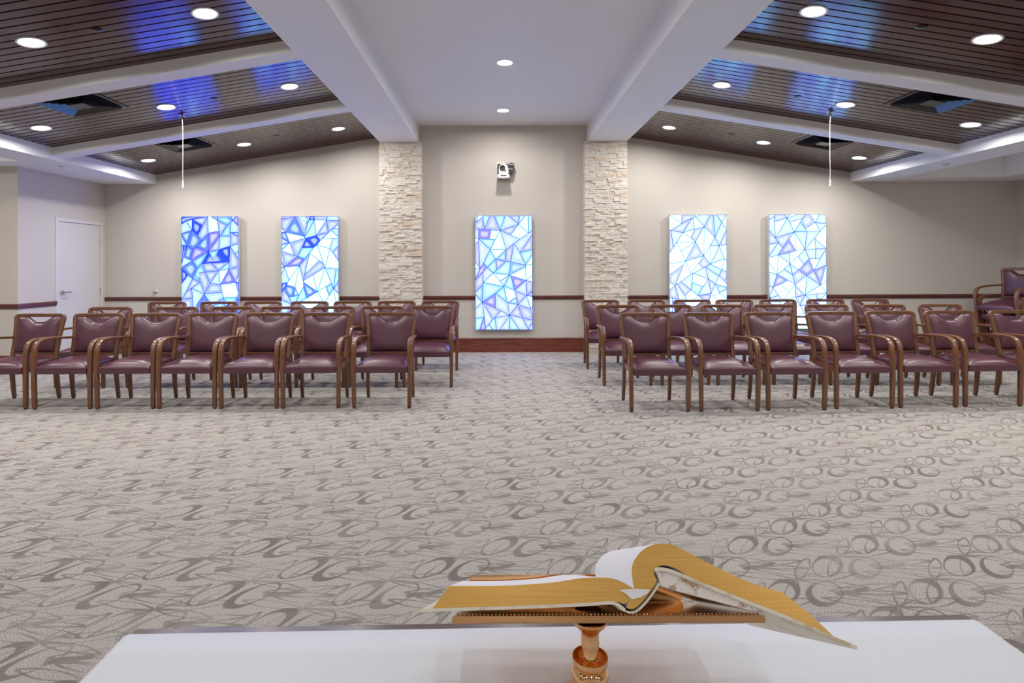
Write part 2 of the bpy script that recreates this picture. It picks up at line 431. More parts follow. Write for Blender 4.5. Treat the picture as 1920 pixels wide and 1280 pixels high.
# ------------------------------------------------------------------ stone pillars
def pillar(xa, xb, label):
    bm = bmesh.new(); y0 = YB-.19
    box(bm, xa+.012, xb-.012, y0+.012, YB, 0, ZBB, 1)
    rr = random.Random(int(xa*100)); z = 0.
    while z < ZBB-.004:
        h = rr.choice((.026, .032, .038, .045, .052, .058)); h = min(h, ZBB-z)
        if ZBB-(z+h) < .015: h = ZBB-z
        x = xa
        while x < xb-1e-4:
            w = rr.choice((rr.uniform(.045, .10), rr.uniform(.09, .19))); w = min(w, xb-x)
            if xb-(x+w) < .05: w = xb-x
            sub = [(z, z+h)] if h < .04 or rr.random() < .6 else [(z, z+h/2), (z+h/2, z+h)]
            for z0, z1 in sub:
                dd = rr.uniform(-.006, .014)
                la = -rr.uniform(0, .01) if x == xa else .0008; lb = rr.uniform(0, .01) if abs(x+w-xb) < 1e-4 else -.0008
                n0 = len(bm.verts)
                # a stone: small grid front so that its face is uneven
                nx = max(2, int(w/.035)); nz = 2
                bm.verts.ensure_lookup_table()
                fr = [[bm.verts.new((x+la+(w+lb-la)*i/nx, y0-dd+rr.uniform(-.0035, .0035)*(1 if 0 < i < nx else .4), z0+.0008+(z1-z0-.0016)*j/nz)) for i in range(nx+1)] for j in range(nz+1)]
                for j in range(nz):
                    for i in range(nx): bm.faces.new((fr[j][i], fr[j][i+1], fr[j+1][i+1], fr[j+1][i]))
                rim = fr[0][:] + [fr[1][nx]] + fr[2][::-1] + [fr[1][0]]
                bk = [bm.verts.new((v.co.x, (YB if ((x == xa and v.co.x < xa+.002) or (v.co.x > xb-.002)) else y0+.02), v.co.z)) for v in rim]
                for i in range(len(rim)):
                    j = (i+1) % len(rim); bm.faces.new((rim[i], bk[i], bk[j], rim[j]))
            x += w
        z += h
    o = obj('stone_pillar', bm, ['ledger_stone', 'mortar'])
    tag(o, label, 'pillar', 'stone pillars on the back wall')
pillar(*PL, 'pale stacked-stone pillar on the back wall, left of the centre panel')
pillar(*PR, 'pale stacked-stone pillar on the back wall, right of the centre panel')

# ------------------------------------------------------------------ backlit art panels
# leading lines of each panel, drawn in panel pixels (photo scale) as polylines
def conv(polys, ox, oy, s): return [[(ox+x/s, oy+y/s) for x, y in p] for p in polys]
P1 = conv([[(62,280),(180,195),(330,158),(450,130),(700,90)],[(180,195),(320,415)],[(325,158),(320,415)],[(62,495),(320,415)],[(330,155),(575,300)],
 [(700,90),(460,545)],[(715,90),(715,935)],[(320,415),(460,545),(550,660)],[(715,500),(430,820)],[(320,415),(200,790)],[(62,520),(200,790)],
 [(62,770),(200,795),(715,935)],[(120,785),(62,1200)],[(200,795),(110,1060),(325,1155)],[(340,870),(280,1130)],[(110,1060),(62,1280)],[(325,1155),(715,935)],
 [(325,1155),(62,1310)],[(325,1155),(450,1332)],[(715,935),(540,1232),(330,1582)],[(780,90),(930,180),(1170,300)],[(950,90),(928,175)],[(928,175),(990,560),(970,885)],
 [(715,480),(970,440)],[(1300,185),(1175,305),(990,555),(715,935)],[(1170,90),(1300,185)],[(1270,90),(1300,185)],[(1380,90),(1300,185)],[(1300,185),(1438,320)],
 [(1250,240),(1235,800)],[(1245,475),(1438,465)],[(1245,475),(1438,565)],[(985,570),(1240,570)],[(970,885),(1235,800),(1438,745)],[(715,935),(970,885)],
 [(970,885),(840,1185)],[(715,935),(840,1185)],[(970,885),(1215,1180)],[(1235,800),(1205,1352)],[(1235,800),(1438,1130)],[(1360,995),(1438,920)],[(540,1232),(1215,1180)]], 335, 400, 12.8)
P1 += conv([[(560,60),(640,290),(755,545)],[(780,50),(955,245)],[(1205,40),(955,250),(755,545),(610,800)],[(440,300),(640,270),(955,245)],[(440,300),(520,520),(610,800)],
 [(330,430),(520,520)],[(62,170),(220,345),(330,430)],[(62,560),(220,345)],[(520,520),(310,660)],[(310,660),(180,740)],[(330,430),(80,930),(62,970)],[(310,660),(600,800)],
 [(315,665),(340,1100)],[(80,930),(325,900)],[(755,545),(1005,575)],[(955,250),(1005,575),(1080,890),(1120,1200)],[(1205,200),(1005,575)],[(1205,200),(1365,525)],
 [(1005,575),(1365,525),(1438,520)],[(1365,525),(1438,340)],[(955,250),(1205,200),(1438,155)],[(1365,525),(1430,800)],[(610,800),(1040,760)],[(610,800),(430,1060),(400,1250)],
 [(610,800),(800,1100),(850,1400)],[(1080,890),(1390,885)],[(1438,790),(1390,885),(1300,1200)],[(960,960),(1080,890)],[(1390,885),(1438,960)],[(960,960),(800,1100)],
 [(340,1100),(200,1677)],[(400,1250),(900,1677)],[(850,1400),(400,1250),(62,1480)],[(1120,1200),(850,1400)],[(1120,1200),(1300,1677)],[(1300,1200),(1438,1350)],
 [(1120,1200),(1300,1200)],[(62,1300),(340,1100),(400,1250)],[(850,1400),(700,1677)]], 335, 490, 12.8)
P2 = conv([[(76,150),(405,88)],[(405,88),(180,455)],[(405,88),(630,555)],[(430,75),(690,235)],[(670,75),(705,240)],[(765,75),(707,240),(628,598)],[(76,340),(180,455)],
 [(180,455),(628,570)],[(180,455),(275,700)],[(76,455),(180,455)],[(76,580),(275,700)],[(76,745),(275,700),(628,600)],[(275,700),(80,895)],[(76,890),(470,1030),(630,1095)],
 [(280,700),(380,1000)],[(665,595),(470,1030)],[(865,160),(628,598)],[(740,160),(1155,168),(1436,185)],[(865,75),(865,160),(910,530)],[(1175,75),(1155,168),(1200,467)],
 [(1155,168),(910,530)],[(628,600),(910,530),(1200,467)],[(910,530),(1005,655)],[(1436,270),(1200,467),(1005,655),(855,818),(750,955),(630,1095),(500,1255)],
 [(670,600),(855,818)],[(565,825),(855,818)],[(1270,410),(1436,575)],[(1330,365),(1436,380)],[(1075,590),(1436,605)],[(1300,600),(1235,850)],[(930,755),(1235,850)],
 [(930,755),(1110,1297)],[(1235,850),(1110,1297)],[(1235,850),(1436,1150)],[(1295,930),(1436,780)],[(750,955),(980,1130),(1075,1190),(1110,1297)],[(750,955),(595,1612)],
 [(100,900),(150,1280)],[(980,1130),(640,1452)],[(76,1160),(150,1282)],[(470,1030),(150,1282)]], 522, 400, 12.8)
P2 += conv([[(150,130),(500,105)],[(150,130),(265,440)],[(150,130),(76,300)],[(76,150),(150,130)],[(500,105),(265,440),(76,750)],[(500,105),(400,612),(365,825)],
 [(500,105),(595,470),(605,600),(680,870)],[(595,470),(1110,145)],[(1110,145),(1436,180)],[(1110,145),(935,720)],[(1110,145),(1320,650)],[(830,320),(935,720)],
 [(595,485),(935,720),(1070,950)],[(935,720),(1265,515)],[(1380,175),(1320,650)],[(1436,460),(1320,650),(1120,950)],[(1320,650),(1436,780)],[(1320,650),(1375,1000)],
 [(1130,600),(1210,820)],[(680,870),(935,720)],[(680,870),(430,1010)],[(76,520),(220,500)],[(205,550),(400,612),(490,800)],[(605,600),(420,950)],[(140,660),(330,1000)],
 [(250,840),(490,810)],[(76,910),(330,1020)],[(330,1000),(500,1300),(420,1677)],[(420,950),(500,1300)],[(1070,950),(900,1300),(500,1300)],[(900,1300),(1000,1677)],
 [(1120,950),(1250,1350),(900,1300)],[(1375,1000),(1250,1350),(1436,1677)],[(330,1000),(76,1400)],[(1070,950),(1120,950)],[(430,1010),(420,950)]], 522, 490, 12.8)
P3 = conv([[(72,205),(260,50)],[(130,50),(112,178),(72,175)],[(240,70),(270,348)],[(400,50),(270,348)],[(72,340),(620,375)],[(490,50),(620,372)],[(730,50),(620,372)],
 [(800,50),(1020,240),(1240,435)],[(1040,50),(1020,240)],[(1175,50),(1020,240),(845,475)],[(1225,50),(1240,435)],[(1020,240),(620,372)],[(620,372),(845,475),(1050,562)],
 [(1318,390),(1240,435),(1050,562),(910,670),(745,790)],[(620,372),(745,790)],[(620,372),(510,570),(400,790),(250,1085),(175,1200),(140,1290),(72,1420)],[(145,345),(147,555),(175,1200)],
 [(420,362),(380,562)],[(72,540),(147,555),(510,570)],[(147,555),(400,790),(520,1000)],[(72,660),(147,600)],[(400,790),(745,793)],[(745,790),(520,1000),(330,1180),(220,1300),(72,1460)],
 [(745,790),(740,1050)],[(910,670),(850,1060),(815,1352)],[(925,662),(1045,860),(1172,1130)],[(1318,460),(1045,860)],[(1045,860),(1318,790)],[(520,1000),(740,1048),(1172,1130),(1318,1110)],
 [(1318,910),(1172,1130)],[(515,1000),(535,1235)],[(740,1050),(535,1235),(465,1300)],[(250,1085),(330,1180),(465,1300)],[(1172,1130),(1178,1463)],[(1172,1170),(815,1352)],
 [(72,1070),(175,1200)],[(72,1200),(175,1200)]], 885, 400, 11.633)
P3 += conv([[(445,20),(780,70)],[(445,20),(235,215)],[(228,5),(235,215),(215,628)],[(445,20),(580,188),(665,300)],[(780,70),(580,188)],[(780,70),(665,300)],[(780,70),(1130,175),(1272,210)],
 [(815,80),(890,385),(960,680)],[(1130,175),(1145,490)],[(1272,85),(1130,175),(890,385)],[(235,215),(665,300)],[(665,300),(490,445),(215,628)],[(72,410),(228,262)],[(72,475),(215,628),(72,775)],
 [(665,300),(890,385),(1145,490),(1272,520)],[(1272,390),(1145,490),(960,680),(780,900)],[(665,300),(740,642),(780,900)],[(490,445),(740,642)],[(925,525),(740,642)],[(740,642),(960,680),(1225,775)],
 [(485,450),(485,750)],[(215,628),(485,750),(600,808),(780,900)],[(215,628),(280,1170),(272,1205)],[(215,628),(430,985)],[(600,808),(430,985),(280,1170)],[(72,965),(250,940)],[(250,940),(155,1205)],
 [(475,955),(780,915)],[(475,950),(510,1205)],[(345,1095),(430,1205)],[(780,900),(580,1205)],[(780,900),(780,1205)],[(795,900),(990,1205)],[(780,900),(1050,962),(1272,1005)],
 [(960,680),(1050,962),(1170,1205)],[(1145,490),(1225,775),(1272,900)],[(1272,1060),(1180,1205)],[(1215,740),(1272,745)]], 885, 510, 11.13)
P4 = conv([[(95,65),(370,265)],[(375,65),(370,265)],[(78,430),(370,265),(640,140),(700,110),(800,65)],[(700,110),(680,65)],[(640,140),(675,402)],[(610,150),(400,485)],[(105,425),(400,485)],
 [(400,485),(675,402),(905,345)],[(700,110),(905,345),(1160,600)],[(1050,65),(905,345)],[(1125,65),(1160,600)],[(1200,65),(1325,240),(1436,400)],[(1410,65),(1325,240),(1160,600),(1045,800),(895,1040)],
 [(1436,430),(1260,800)],[(905,345),(700,705)],[(905,345),(900,1040)],[(675,402),(590,610)],[(400,485),(590,610),(700,705),(895,1040)],[(105,425),(180,830)],[(400,485),(250,720),(180,830),(78,970)],
 [(250,720),(700,705)],[(360,920),(700,705)],[(250,720),(360,920),(455,1162)],[(700,705),(455,1162)],[(455,1162),(895,1040)],[(1160,600),(1260,800),(1390,1108),(1436,1160)],[(1045,793),(1260,800),(1436,775)],
 [(1045,800),(1050,1235)],[(1260,800),(1050,1235)],[(895,1040),(1050,1235)],[(895,1040),(710,1280),(583,1449)],[(78,1225),(455,1162)],[(1050,1235),(1390,1108)],[(1390,1108),(1325,1361)]], 1250, 398, 12.8)
P4 += conv([[(413,12),(530,290)],[(413,12),(375,90),(78,305)],[(375,90),(205,520)],[(955,76),(855,137),(790,160),(530,290),(205,520),(78,630)],[(700,60),(790,160)],[(955,76),(1205,190),(1310,235)],
 [(1205,190),(1135,335),(1065,510),(970,710),(930,870)],[(855,137),(1135,335),(1310,505)],[(1250,440),(1310,370)],[(855,137),(905,395),(970,710)],[(580,270),(905,395),(1065,510)],[(580,270),(535,630)],
 [(560,470),(795,555)],[(905,395),(685,750),(600,850)],[(315,450),(530,630),(685,750),(790,850)],[(530,630),(405,760)],[(235,505),(450,850)],[(78,470),(205,515)],[(190,530),(270,850)],[(685,750),(970,710)],
 [(970,710),(1090,850)],[(1030,765),(1145,700),(1310,630)],[(1065,510),(1145,700),(1310,810)],[(1065,510),(1310,570)],[(78,800),(270,830)],[(130,800),(130,1100)],[(450,850),(300,1150),(78,1100)],
 [(600,850),(560,1100),(300,1150)],[(930,870),(560,1100),(650,1536)],[(930,870),(1000,1200),(560,1100)],[(1090,850),(1000,1200),(1310,1100)],[(1000,1200),(900,1536)],[(300,1150),(250,1536)],
 [(270,850),(300,1150)],[(450,850),(600,850)],[(790,850),(930,870)]], 1250, 488, 11.636)
P5 = conv([[(78,175),(205,105)],[(205,60),(230,610)],[(210,230),(510,145)],[(450,60),(510,145),(570,60)],[(510,145),(740,60)],[(575,235),(870,160)],[(940,60),(870,160),(680,470)],[(510,145),(230,610)],
 [(510,145),(680,470),(930,890)],[(825,235),(985,465)],[(1060,60),(1180,250),(1290,465)],[(1270,60),(1180,250)],[(940,395),(1180,250)],[(1180,250),(1440,280)],[(680,470),(985,465),(1290,465)],
 [(1440,310),(1290,465),(1165,630),(930,890)],[(985,465),(930,890)],[(1165,630),(1415,870)],[(1165,630),(1190,880),(1180,1115)],[(930,890),(1190,880),(1440,870)],[(230,610),(680,470)],[(78,430),(230,610),(400,850)],
 [(680,470),(555,640),(400,850),(290,1025)],[(555,640),(715,920)],[(680,470),(715,920)],[(78,765),(300,725)],[(300,725),(78,1040)],[(78,1080),(290,1025),(930,890)],[(290,1025),(269,1483)],[(570,965),(570,1225)],
 [(290,1025),(570,1225)],[(930,890),(765,1060),(570,1225)],[(765,1060),(900,1250)],[(930,890),(1035,1115),(1144,1390)],[(1035,1115),(1290,1115)],[(1415,870),(1290,1115),(1144,1380)],[(1035,1115),(775,1377)]], 1436, 398, 12.8)
P5 += conv([[(75,45),(215,265)],[(456,58),(215,265)],[(345,165),(510,275)],[(456,58),(510,275),(555,465)],[(456,58),(620,180),(775,290),(1040,475)],[(620,180),(510,275)],[(915,185),(1040,475)],[(915,185),(775,290)],
 [(915,185),(1145,90)],[(1145,90),(1040,475)],[(775,290),(555,465)],[(775,290),(745,660)],[(75,215),(215,265),(420,378),(555,465)],[(215,265),(135,515),(75,680)],[(420,378),(135,515)],[(75,480),(135,515),(300,730)],
 [(275,455),(440,605)],[(555,465),(350,735)],[(555,465),(560,700)],[(555,465),(745,660),(820,730)],[(1040,475),(745,660)],[(1040,475),(1175,400)],[(1040,475),(1145,620),(1070,730)],[(745,660),(1145,620)],
 [(975,638),(970,730)],[(450,730),(560,700),(745,660)],[(560,700),(645,855),(730,1010)],[(745,660),(645,855),(560,900)],[(645,855),(760,855)],[(590,1070),(730,1010)],[(90,715),(240,665)],
 [(350,735),(300,730),(250,1000),(560,900)],[(450,730),(350,735)],[(250,1000),(75,900)],[(250,1000),(200,1341)],[(590,1070),(560,900)],[(590,1070),(500,1341)],[(730,1010),(800,1341)],[(820,730),(760,855),(900,1000),(1175,900)],
 [(900,1000),(730,1010)],[(900,1000),(1000,1341)],[(970,730),(1070,730),(900,1000)]], 1436, 488, 10.24)

TINT = {  # outer band, inner light  (sRGB)
 'B': ((62,88,250),(190,190,255)), 'b': ((112,140,252),(208,216,255)), 'k': ((148,196,252),(214,236,255)), 'p': ((146,132,246),(220,205,255)),
 'v': ((184,184,252),(226,224,255)), 'c': ((150,226,250),(216,246,255)), 'a': ((206,226,252),(234,241,255)), 'w': ((216,240,255),(242,248,255))}
def seeds(lst, ox, oy, s): return [(ox+x/s, oy+y/s, c) for x, y, c in lst]
S1 = seeds([(100,130,'B'),(550,160,'v'),(120,350,'a'),(270,250,'a'),(430,330,'B'),(590,420,'v'),(830,280,'w'),(860,120,'b'),(1100,170,'k'),(1240,105,'b'),(1320,110,'c'),(1410,130,'p'),(1400,240,'v'),(1330,380,'a'),
 (1040,330,'v'),(1170,450,'k'),(1400,500,'b'),(1340,650,'v'),(1100,680,'a'),(170,560,'b'),(350,650,'b'),(590,770,'b'),(830,600,'p'),(900,800,'v'),(90,680,'k'),(85,870,'B'),(230,950,'b'),(440,970,'p'),(710,1110,'B'),
 (470,1160,'k'),(160,1160,'a'),(840,1000,'k'),(1000,1080,'b'),(1130,950,'B'),(1350,870,'a'),(1410,1000,'k'),(1310,1150,'v'),(150,980,'B'),(100,1030,'B')], 335, 400, 12.8) + \
 seeds([(280,180,'b'),(100,330,'B'),(520,200,'k'),(720,150,'v'),(960,100,'v'),(1130,150,'c'),(1320,80,'v'),(400,380,'k'),(180,500,'a'),(350,530,'v'),(460,630,'a'),(600,450,'v'),(790,350,'v'),(900,470,'a'),(1040,360,'w'),
 (1190,430,'p'),(1350,300,'v'),(1410,480,'a'),(1415,620,'B'),(850,660,'v'),(1200,700,'w'),(850,860,'a'),(1230,980,'c'),(230,800,'v'),(440,850,'a'),(200,1010,'v'),(600,1000,'b')], 335, 490, 12.8)
S2 = seeds([(120,105,'p'),(150,230,'v'),(400,330,'b'),(560,270,'v'),(580,110,'a'),(720,120,'w'),(810,120,'B'),(1000,120,'v'),(1300,110,'a'),(760,250,'c'),(820,400,'a'),(1000,300,'w'),(1110,370,'v'),(1300,240,'v'),(110,510,'b'),
 (100,650,'v'),(400,560,'w'),(1050,560,'v'),(850,640,'B'),(690,750,'B'),(460,800,'v'),(230,850,'w'),(110,790,'k'),(650,930,'c'),(1270,510,'w'),(1400,440,'c'),(1150,700,'w'),(1380,700,'a'),(1390,950,'v'),(900,920,'w'),
 (1090,950,'w'),(1280,1100,'w'),(220,1050,'v'),(100,1050,'k'),(420,1150,'p'),(110,400,'a')], 522, 400, 12.8) + \
 seeds([(590,200,'v'),(870,150,'v'),(800,20,'w'),(300,240,'w'),(150,400,'a'),(330,450,'w'),(500,450,'w'),(120,580,'B'),(270,690,'b'),(420,740,'k'),(150,800,'v'),(350,880,'c'),(560,800,'c'),(720,700,'b'),(750,500,'w'),
 (920,380,'w'),(1120,400,'w'),(1290,300,'a'),(1400,300,'c'),(1220,640,'k'),(1080,780,'w'),(1240,850,'w'),(1400,600,'v'),(800,900,'w')], 522, 490, 12.8)
S3 = seeds([(270,450,'p'),(320,630,'c'),(1240,700,'v'),(820,900,'v'),(870,370,'v'),(950,130,'v'),(110,850,'v'),(680,920,'k'),(1190,930,'c'),(440,1120,'c'),(220,1170,'p'),(960,1160,'k'),(170,260,'v'),(430,250,'v'),(95,110,'k'),
 (90,440,'a'),(560,700,'w'),(620,1100,'v')], 885, 400, 11.633) + \
 seeds([(150,200,'v'),(150,430,'k'),(380,350,'c'),(400,610,'p'),(960,200,'p'),(870,620,'k'),(1010,540,'v'),(130,1050,'c'),(215,1130,'p'),(430,1090,'c'),(1230,470,'p'),(310,100,'a'),(420,800,'v'),(830,760,'a'),(920,830,'v'),
 (1080,620,'a'),(1130,850,'v'),(1150,1050,'v'),(930,1020,'a'),(680,620,'a'),(1000,120,'w'),(1200,300,'v')], 885, 510, 11.13)
S4 = seeds([(500,120,'v'),(400,350,'v'),(200,580,'a'),(110,650,'v'),(740,480,'v'),(560,350,'a'),(680,950,'v'),(1060,300,'v'),(1200,300,'c'),(1400,650,'v'),(1150,720,'c'),(850,180,'a'),(1240,1000,'a'),(900,1180,'v')], 1250, 398, 12.8) + \
 seeds([(1040,190,'c'),(640,600,'c'),(850,780,'p'),(1200,600,'k'),(130,720,'v'),(880,600,'a'),(440,450,'a'),(780,260,'a'),(1230,330,'v'),(980,500,'v'),(250,700,'a'),(380,600,'v'),(200,300,'v')], 1250, 488, 11.636)
S5 = seeds([(340,120,'v'),(1010,230,'v'),(140,650,'v'),(550,830,'p'),(820,370,'c'),(850,600,'a'),(1050,560,'a'),(400,620,'v'),(120,110,'a'),(450,380,'a'),(650,130,'a'),(1250,760,'a'),(450,1050,'a'),(1400,1100,'a'),(900,1050,'a')], 1436, 398, 12.8) + \
 seeds([(770,160,'p'),(1040,250,'p'),(270,350,'p'),(430,160,'c'),(650,760,'v'),(610,600,'v'),(380,300,'a'),(630,310,'v'),(560,170,'a'),(900,320,'v'),(140,350,'a'),(150,620,'a')], 1436, 488, 10.24)

def arrange(polys, x0, x1, y0, y1):
    """planar subdivision of the panel by the leading lines -> list of cells"""
    tol = 1.35; V = []
    def vid(p, tl=tol):
        x, y = p
        if abs(x-x0) < 2.2: x = x0
        if abs(x-x1) < 2.2: x = x1
        if abs(y-y0) < 1.4: y = y0
        if abs(y-y1) < 1.4: y = y1
        x = min(max(x, x0), x1); y = min(max(y, y0), y1)
        best = None; bd = tl
        for i, q in enumerate(V):
            d_ = math.hypot(q[0]-x, q[1]-y)
            if d_ < bd and ((q[0] in (x0, x1)) >= (x in (x0, x1))) and ((q[1] in (y0, y1)) >= (y in (y0, y1))): best = i; bd = d_
        if best is not None: return best
        V.append((x, y)); return len(V)-1
    for c in ((x0, y0), (x1, y0), (x1, y1), (x0, y1)): vid(c)
    segs = [(0, 1), (1, 2), (2, 3), (3, 0)]
    for p in polys:
        ids = [vid(q) for q in p]
        segs += [(a, b) for a, b in zip(ids, ids[1:]) if a != b]
    for _ in range(2):
        new = set(); cuts = {i: [] for i in range(len(segs))}
        for i in range(len(segs)):
            a, b = V[segs[i][0]], V[segs[i][1]]
            for j in range(i+1, len(segs)):
                if set(segs[i]) & set(segs[j]): continue
                c, d_ = V[segs[j][0]], V[segs[j][1]]
                r = (b[0]-a[0], b[1]-a[1]); s = (d_[0]-c[0], d_[1]-c[1]); den = r[0]*s[1]-r[1]*s[0]
                if abs(den) < 1e-9: continue
                t_ = ((c[0]-a[0])*s[1]-(c[1]-a[1])*s[0])/den; u_ = ((c[0]-a[0])*r[1]-(c[1]-a[1])*r[0])/den
                if 0 <= t_ <= 1 and 0 <= u_ <= 1:
                    k = vid((a[0]+t_*r[0], a[1]+t_*r[1]), 1.0); cuts[i].append(k); cuts[j].append(k)
        for i, (a, b) in enumerate(segs):
            pa, pb = V[a], V[b]; L2 = (pb[0]-pa[0])**2+(pb[1]-pa[1])**2; on = {}
            for k in range(len(V)):
                if k in (a, b): continue
                q = V[k]; t_ = ((q[0]-pa[0])*(pb[0]-pa[0])+(q[1]-pa[1])*(pb[1]-pa[1]))/L2
                if 0 < t_ < 1:
                    dd = math.hypot(pa[0]+t_*(pb[0]-pa[0])-q[0], pa[1]+t_*(pb[1]-pa[1])-q[1])
                    if dd < 1.3 or k in cuts[i]: on[k] = t_
            ch = [a]+sorted(on, key=lambda k: on[k])+[b]
            for u, v in zip(ch, ch[1:]):
                if u != v: new.add((min(u, v), max(u, v)))
        segs = sorted(new)
    deg = {}
    for a, b in segs: deg[a] = deg.get(a, 0)+1; deg[b] = deg.get(b, 0)+1
    for v in [k for k in deg if deg[k] == 1]:    # tie loose ends to the nearest line
        q = V[v]; best = None
        for (a, b) in segs:
            if v in (a, b): continue
            pa, pb = V[a], V[b]; L2 = (pb[0]-pa[0])**2+(pb[1]-pa[1])**2
            t_ = min(1, max(0, ((q[0]-pa[0])*(pb[0]-pa[0])+(q[1]-pa[1])*(pb[1]-pa[1]))/L2))
            dd = math.hypot(pa[0]+t_*(pb[0]-pa[0])-q[0], pa[1]+t_*(pb[1]-pa[1])-q[1])
            if best is None or dd < best[0]: best = (dd, a, b, t_)
        if best and best[0] < 5:
            dd, a, b, t_ = best
            if t_ < .06: segs.append((v, a))
            elif t_ > .94: segs.append((v, b))
            else: segs.remove((a, b)); segs += [(a, v), (v, b)]
    segs = sorted({(min(a, b), max(a, b)) for a, b in segs if a != b})
    while True:                                  # prune dangling ends
        deg = {}
        for a, b in segs: deg[a] = deg.get(a, 0)+1; deg[b] = deg.get(b, 0)+1
        s2 = [s for s in segs if deg[s[0]] > 1 and deg[s[1]] > 1]
        if len(s2) == len(segs): break
        segs = s2
    nb = {}
    for a, b in segs: nb.setdefault(a, []).append(b); nb.setdefault(b, []).append(a)
    for a in nb: nb[a].sort(key=lambda b: math.atan2(V[b][1]-V[a][1], V[b][0]-V[a][0]))
    seen = set(); cells = []
    for a in nb:
        for b in nb[a]:
            if (a, b) in seen: continue
            f = []; u, v = a, b
            while (u, v) not in seen:
                seen.add((u, v)); f.append(u); l = nb[v]; w = l[(l.index(u)-1) % len(l)]; u, v = v, w
            pts = [V[k] for k in f]
            ar = sum(pts[i][0]*pts[(i+1) % len(pts)][1]-pts[(i+1) % len(pts)][0]*pts[i][1] for i in range(len(pts)))/2
            if ar > .6: cells.append(pts)
    return cells
def area(p): return sum(p[i][0]*p[(i+1) % len(p)][1]-p[(i+1) % len(p)][0]*p[i][1] for i in range(len(p)))/2
def inside(x, y, p):
    c = False
    for i in range(len(p)):
        (xa, ya), (xb, yb) = p[i-1], p[i]
        if (ya > y) != (yb > y) and x < (xb-xa)*(y-ya)/(yb-ya)+xa: c = not c
    return c
def inset(p, d_):
    n = len(p); out = []
    for i in range(n):
        a, b, c = p[i-1], p[i], p[(i+1) % n]
        e1 = (b[0]-a[0], b[1]-a[1]); e2 = (c[0]-b[0], c[1]-b[1]); l1 = math.hypot(*e1) or 1; l2 = math.hypot(*e2) or 1
        n1 = (-e1[1]/l1, e1[0]/l1); n2 = (-e2[1]/l2, e2[0]/l2)
        k = 1+n1[0]*n2[0]+n1[1]*n2[1]; k = max(k, .12)
        out.append((b[0]+(n1[0]+n2[0])*d_/k, b[1]+(n1[1]+n2[1])*d_/k))
    if area(out) <= .02*area(p) or any(not inside(x, y, p) for x, y in out):
        gx = sum(q[0] for q in p)/n; gy = sum(q[1] for q in p)/n; per = sum(math.dist(p[i-1], p[i]) for i in range(n))
        f = max(.25, 1-d_/(2*area(p)/per)); out = [(gx+(x-gx)*f, gy+(y-gy)*f) for x, y in p]
    return out
def chaikin(p, k=2):
    for _ in range(k):
        q = []
        for i in range(len(p)):
            a, b = p[i], p[(i+1) % len(p)]
            q += [(.78*a[0]+.22*b[0], .78*a[1]+.22*b[1]), (.22*a[0]+.78*b[0], .22*a[1]+.78*b[1])]
        p = q
    return p
PZ0, PZ1, PWD = .367, 2.173, .905
def panel(xc, polys, sd, px0, px1, py0, line, default, boost, wash, seed, label):
    py1 = py0 + (px1-px0)*(PZ1-PZ0)/PWD
    rr = random.Random(seed)
    def ws(c): return tuple(int(v+(q-v)*wash) for v, q in zip(c, (240, 249, 255)))
    root = empty('light_panel', (xc, YB, 0), 0, label, 'light panel', 'backlit stained-glass panels on the back wall')
    cells = arrange(polys, px0, px1, py0, py1)
    hw = PWD/2
    bm = bmesh.new(); box(bm, -hw, hw, -.084, -.028, PZ0, PZ1, bev=.003); obj('panel_case', bm, 'panel_case', root)
    bm = bmesh.new(); box(bm, -hw+.12, hw-.12, -.030, -.0005, PZ1-.35, PZ1-.25); obj('wall_bracket', bm, 'vent_metal', root)
    me = bpy.data.meshes.new('glass_face'); bm = bmesh.new(); cl = bm.loops.layers.float_color.new('Glow')
    sc = PWD/(px1-px0)
    def P(x, y, lay): return ((x-(px0+px1)/2)*sc, -.0855-lay*.0004, PZ1-(y-py0)*sc)
    def face(pts, lay, col):
        try: f = bm.faces.new([bm.verts.new(P(x, y, lay)) for x, y in pts])
        except ValueError: return
        for l in f.loops: l[cl] = col
    def glow(c, k):
        r, g, b, _ = srgb(*c); return (r*k[0], g*k[1], b*k[2], 1)
    face([(px0, py0), (px1, py0), (px1, py1), (px0, py1)], 0, glow(line, (1, 1, 1.2)))
    for c in cells:
        tint = None
        for x, y, t_ in sd:
            if inside(x, y, c): tint = t_; break
        if tint is None: tint = rr.choice(default)
        o, i_ = map(ws, TINT[tint])
        per = sum(math.dist(c[k-1], c[k]) for k in range(len(c))); inr = 2*area(c)/per
        bo = boost[0] if tint == 'w' else boost[1]
        w = min(.50, inr*.3)
        c0 = inset(c, w)
        face(c0, 1, glow(o, bo))
        dirty = tint in 'Bbpvka'
        mid = tuple(int(.55*a+.45*b) for a, b in zip(o, i_))
        if inr > 1.6:
            c1 = inset(c, inr*(.40 if dirty else .22)); face(chaikin(c1, 1), 2, glow(mid, bo))
            c2 = inset(c, inr*(.52 if dirty else .38)); face(chaikin(c2, 2), 3, glow(i_, bo))
    bmesh.ops.recalc_face_normals(bm, faces=bm.faces[:])
    for f in bm.faces:
        if f.normal.y > 0: f.normal_flip()
    bmesh.ops.triangulate(bm, faces=bm.faces[:])
    bm.to_mesh(me); bm.free(); me.materials.append(M['backlit_glass'])
    tag(link(bpy.data.objects.new('glass_face', me), root), 'glowing stained-glass mosaic of angular panes')
    return root
panel(-4.543, P1, S1, 339.8, 447.4, 407, (42,62,180), 'bbvka', ((1.2, 2.3, 5.5), (.95, 1.2, 4.6)), .0, 1, 'deep-blue backlit stained-glass panel, leftmost on the back wall')
panel(-2.960, P2, S2, 528, 634.4, 405.8, (30,75,140), 'wvac', ((1.3, 2.7, 5.0), (.96, 1.22, 4.2)), .05, 2, 'half blue, half white backlit stained-glass panel beside the left stone pillar')
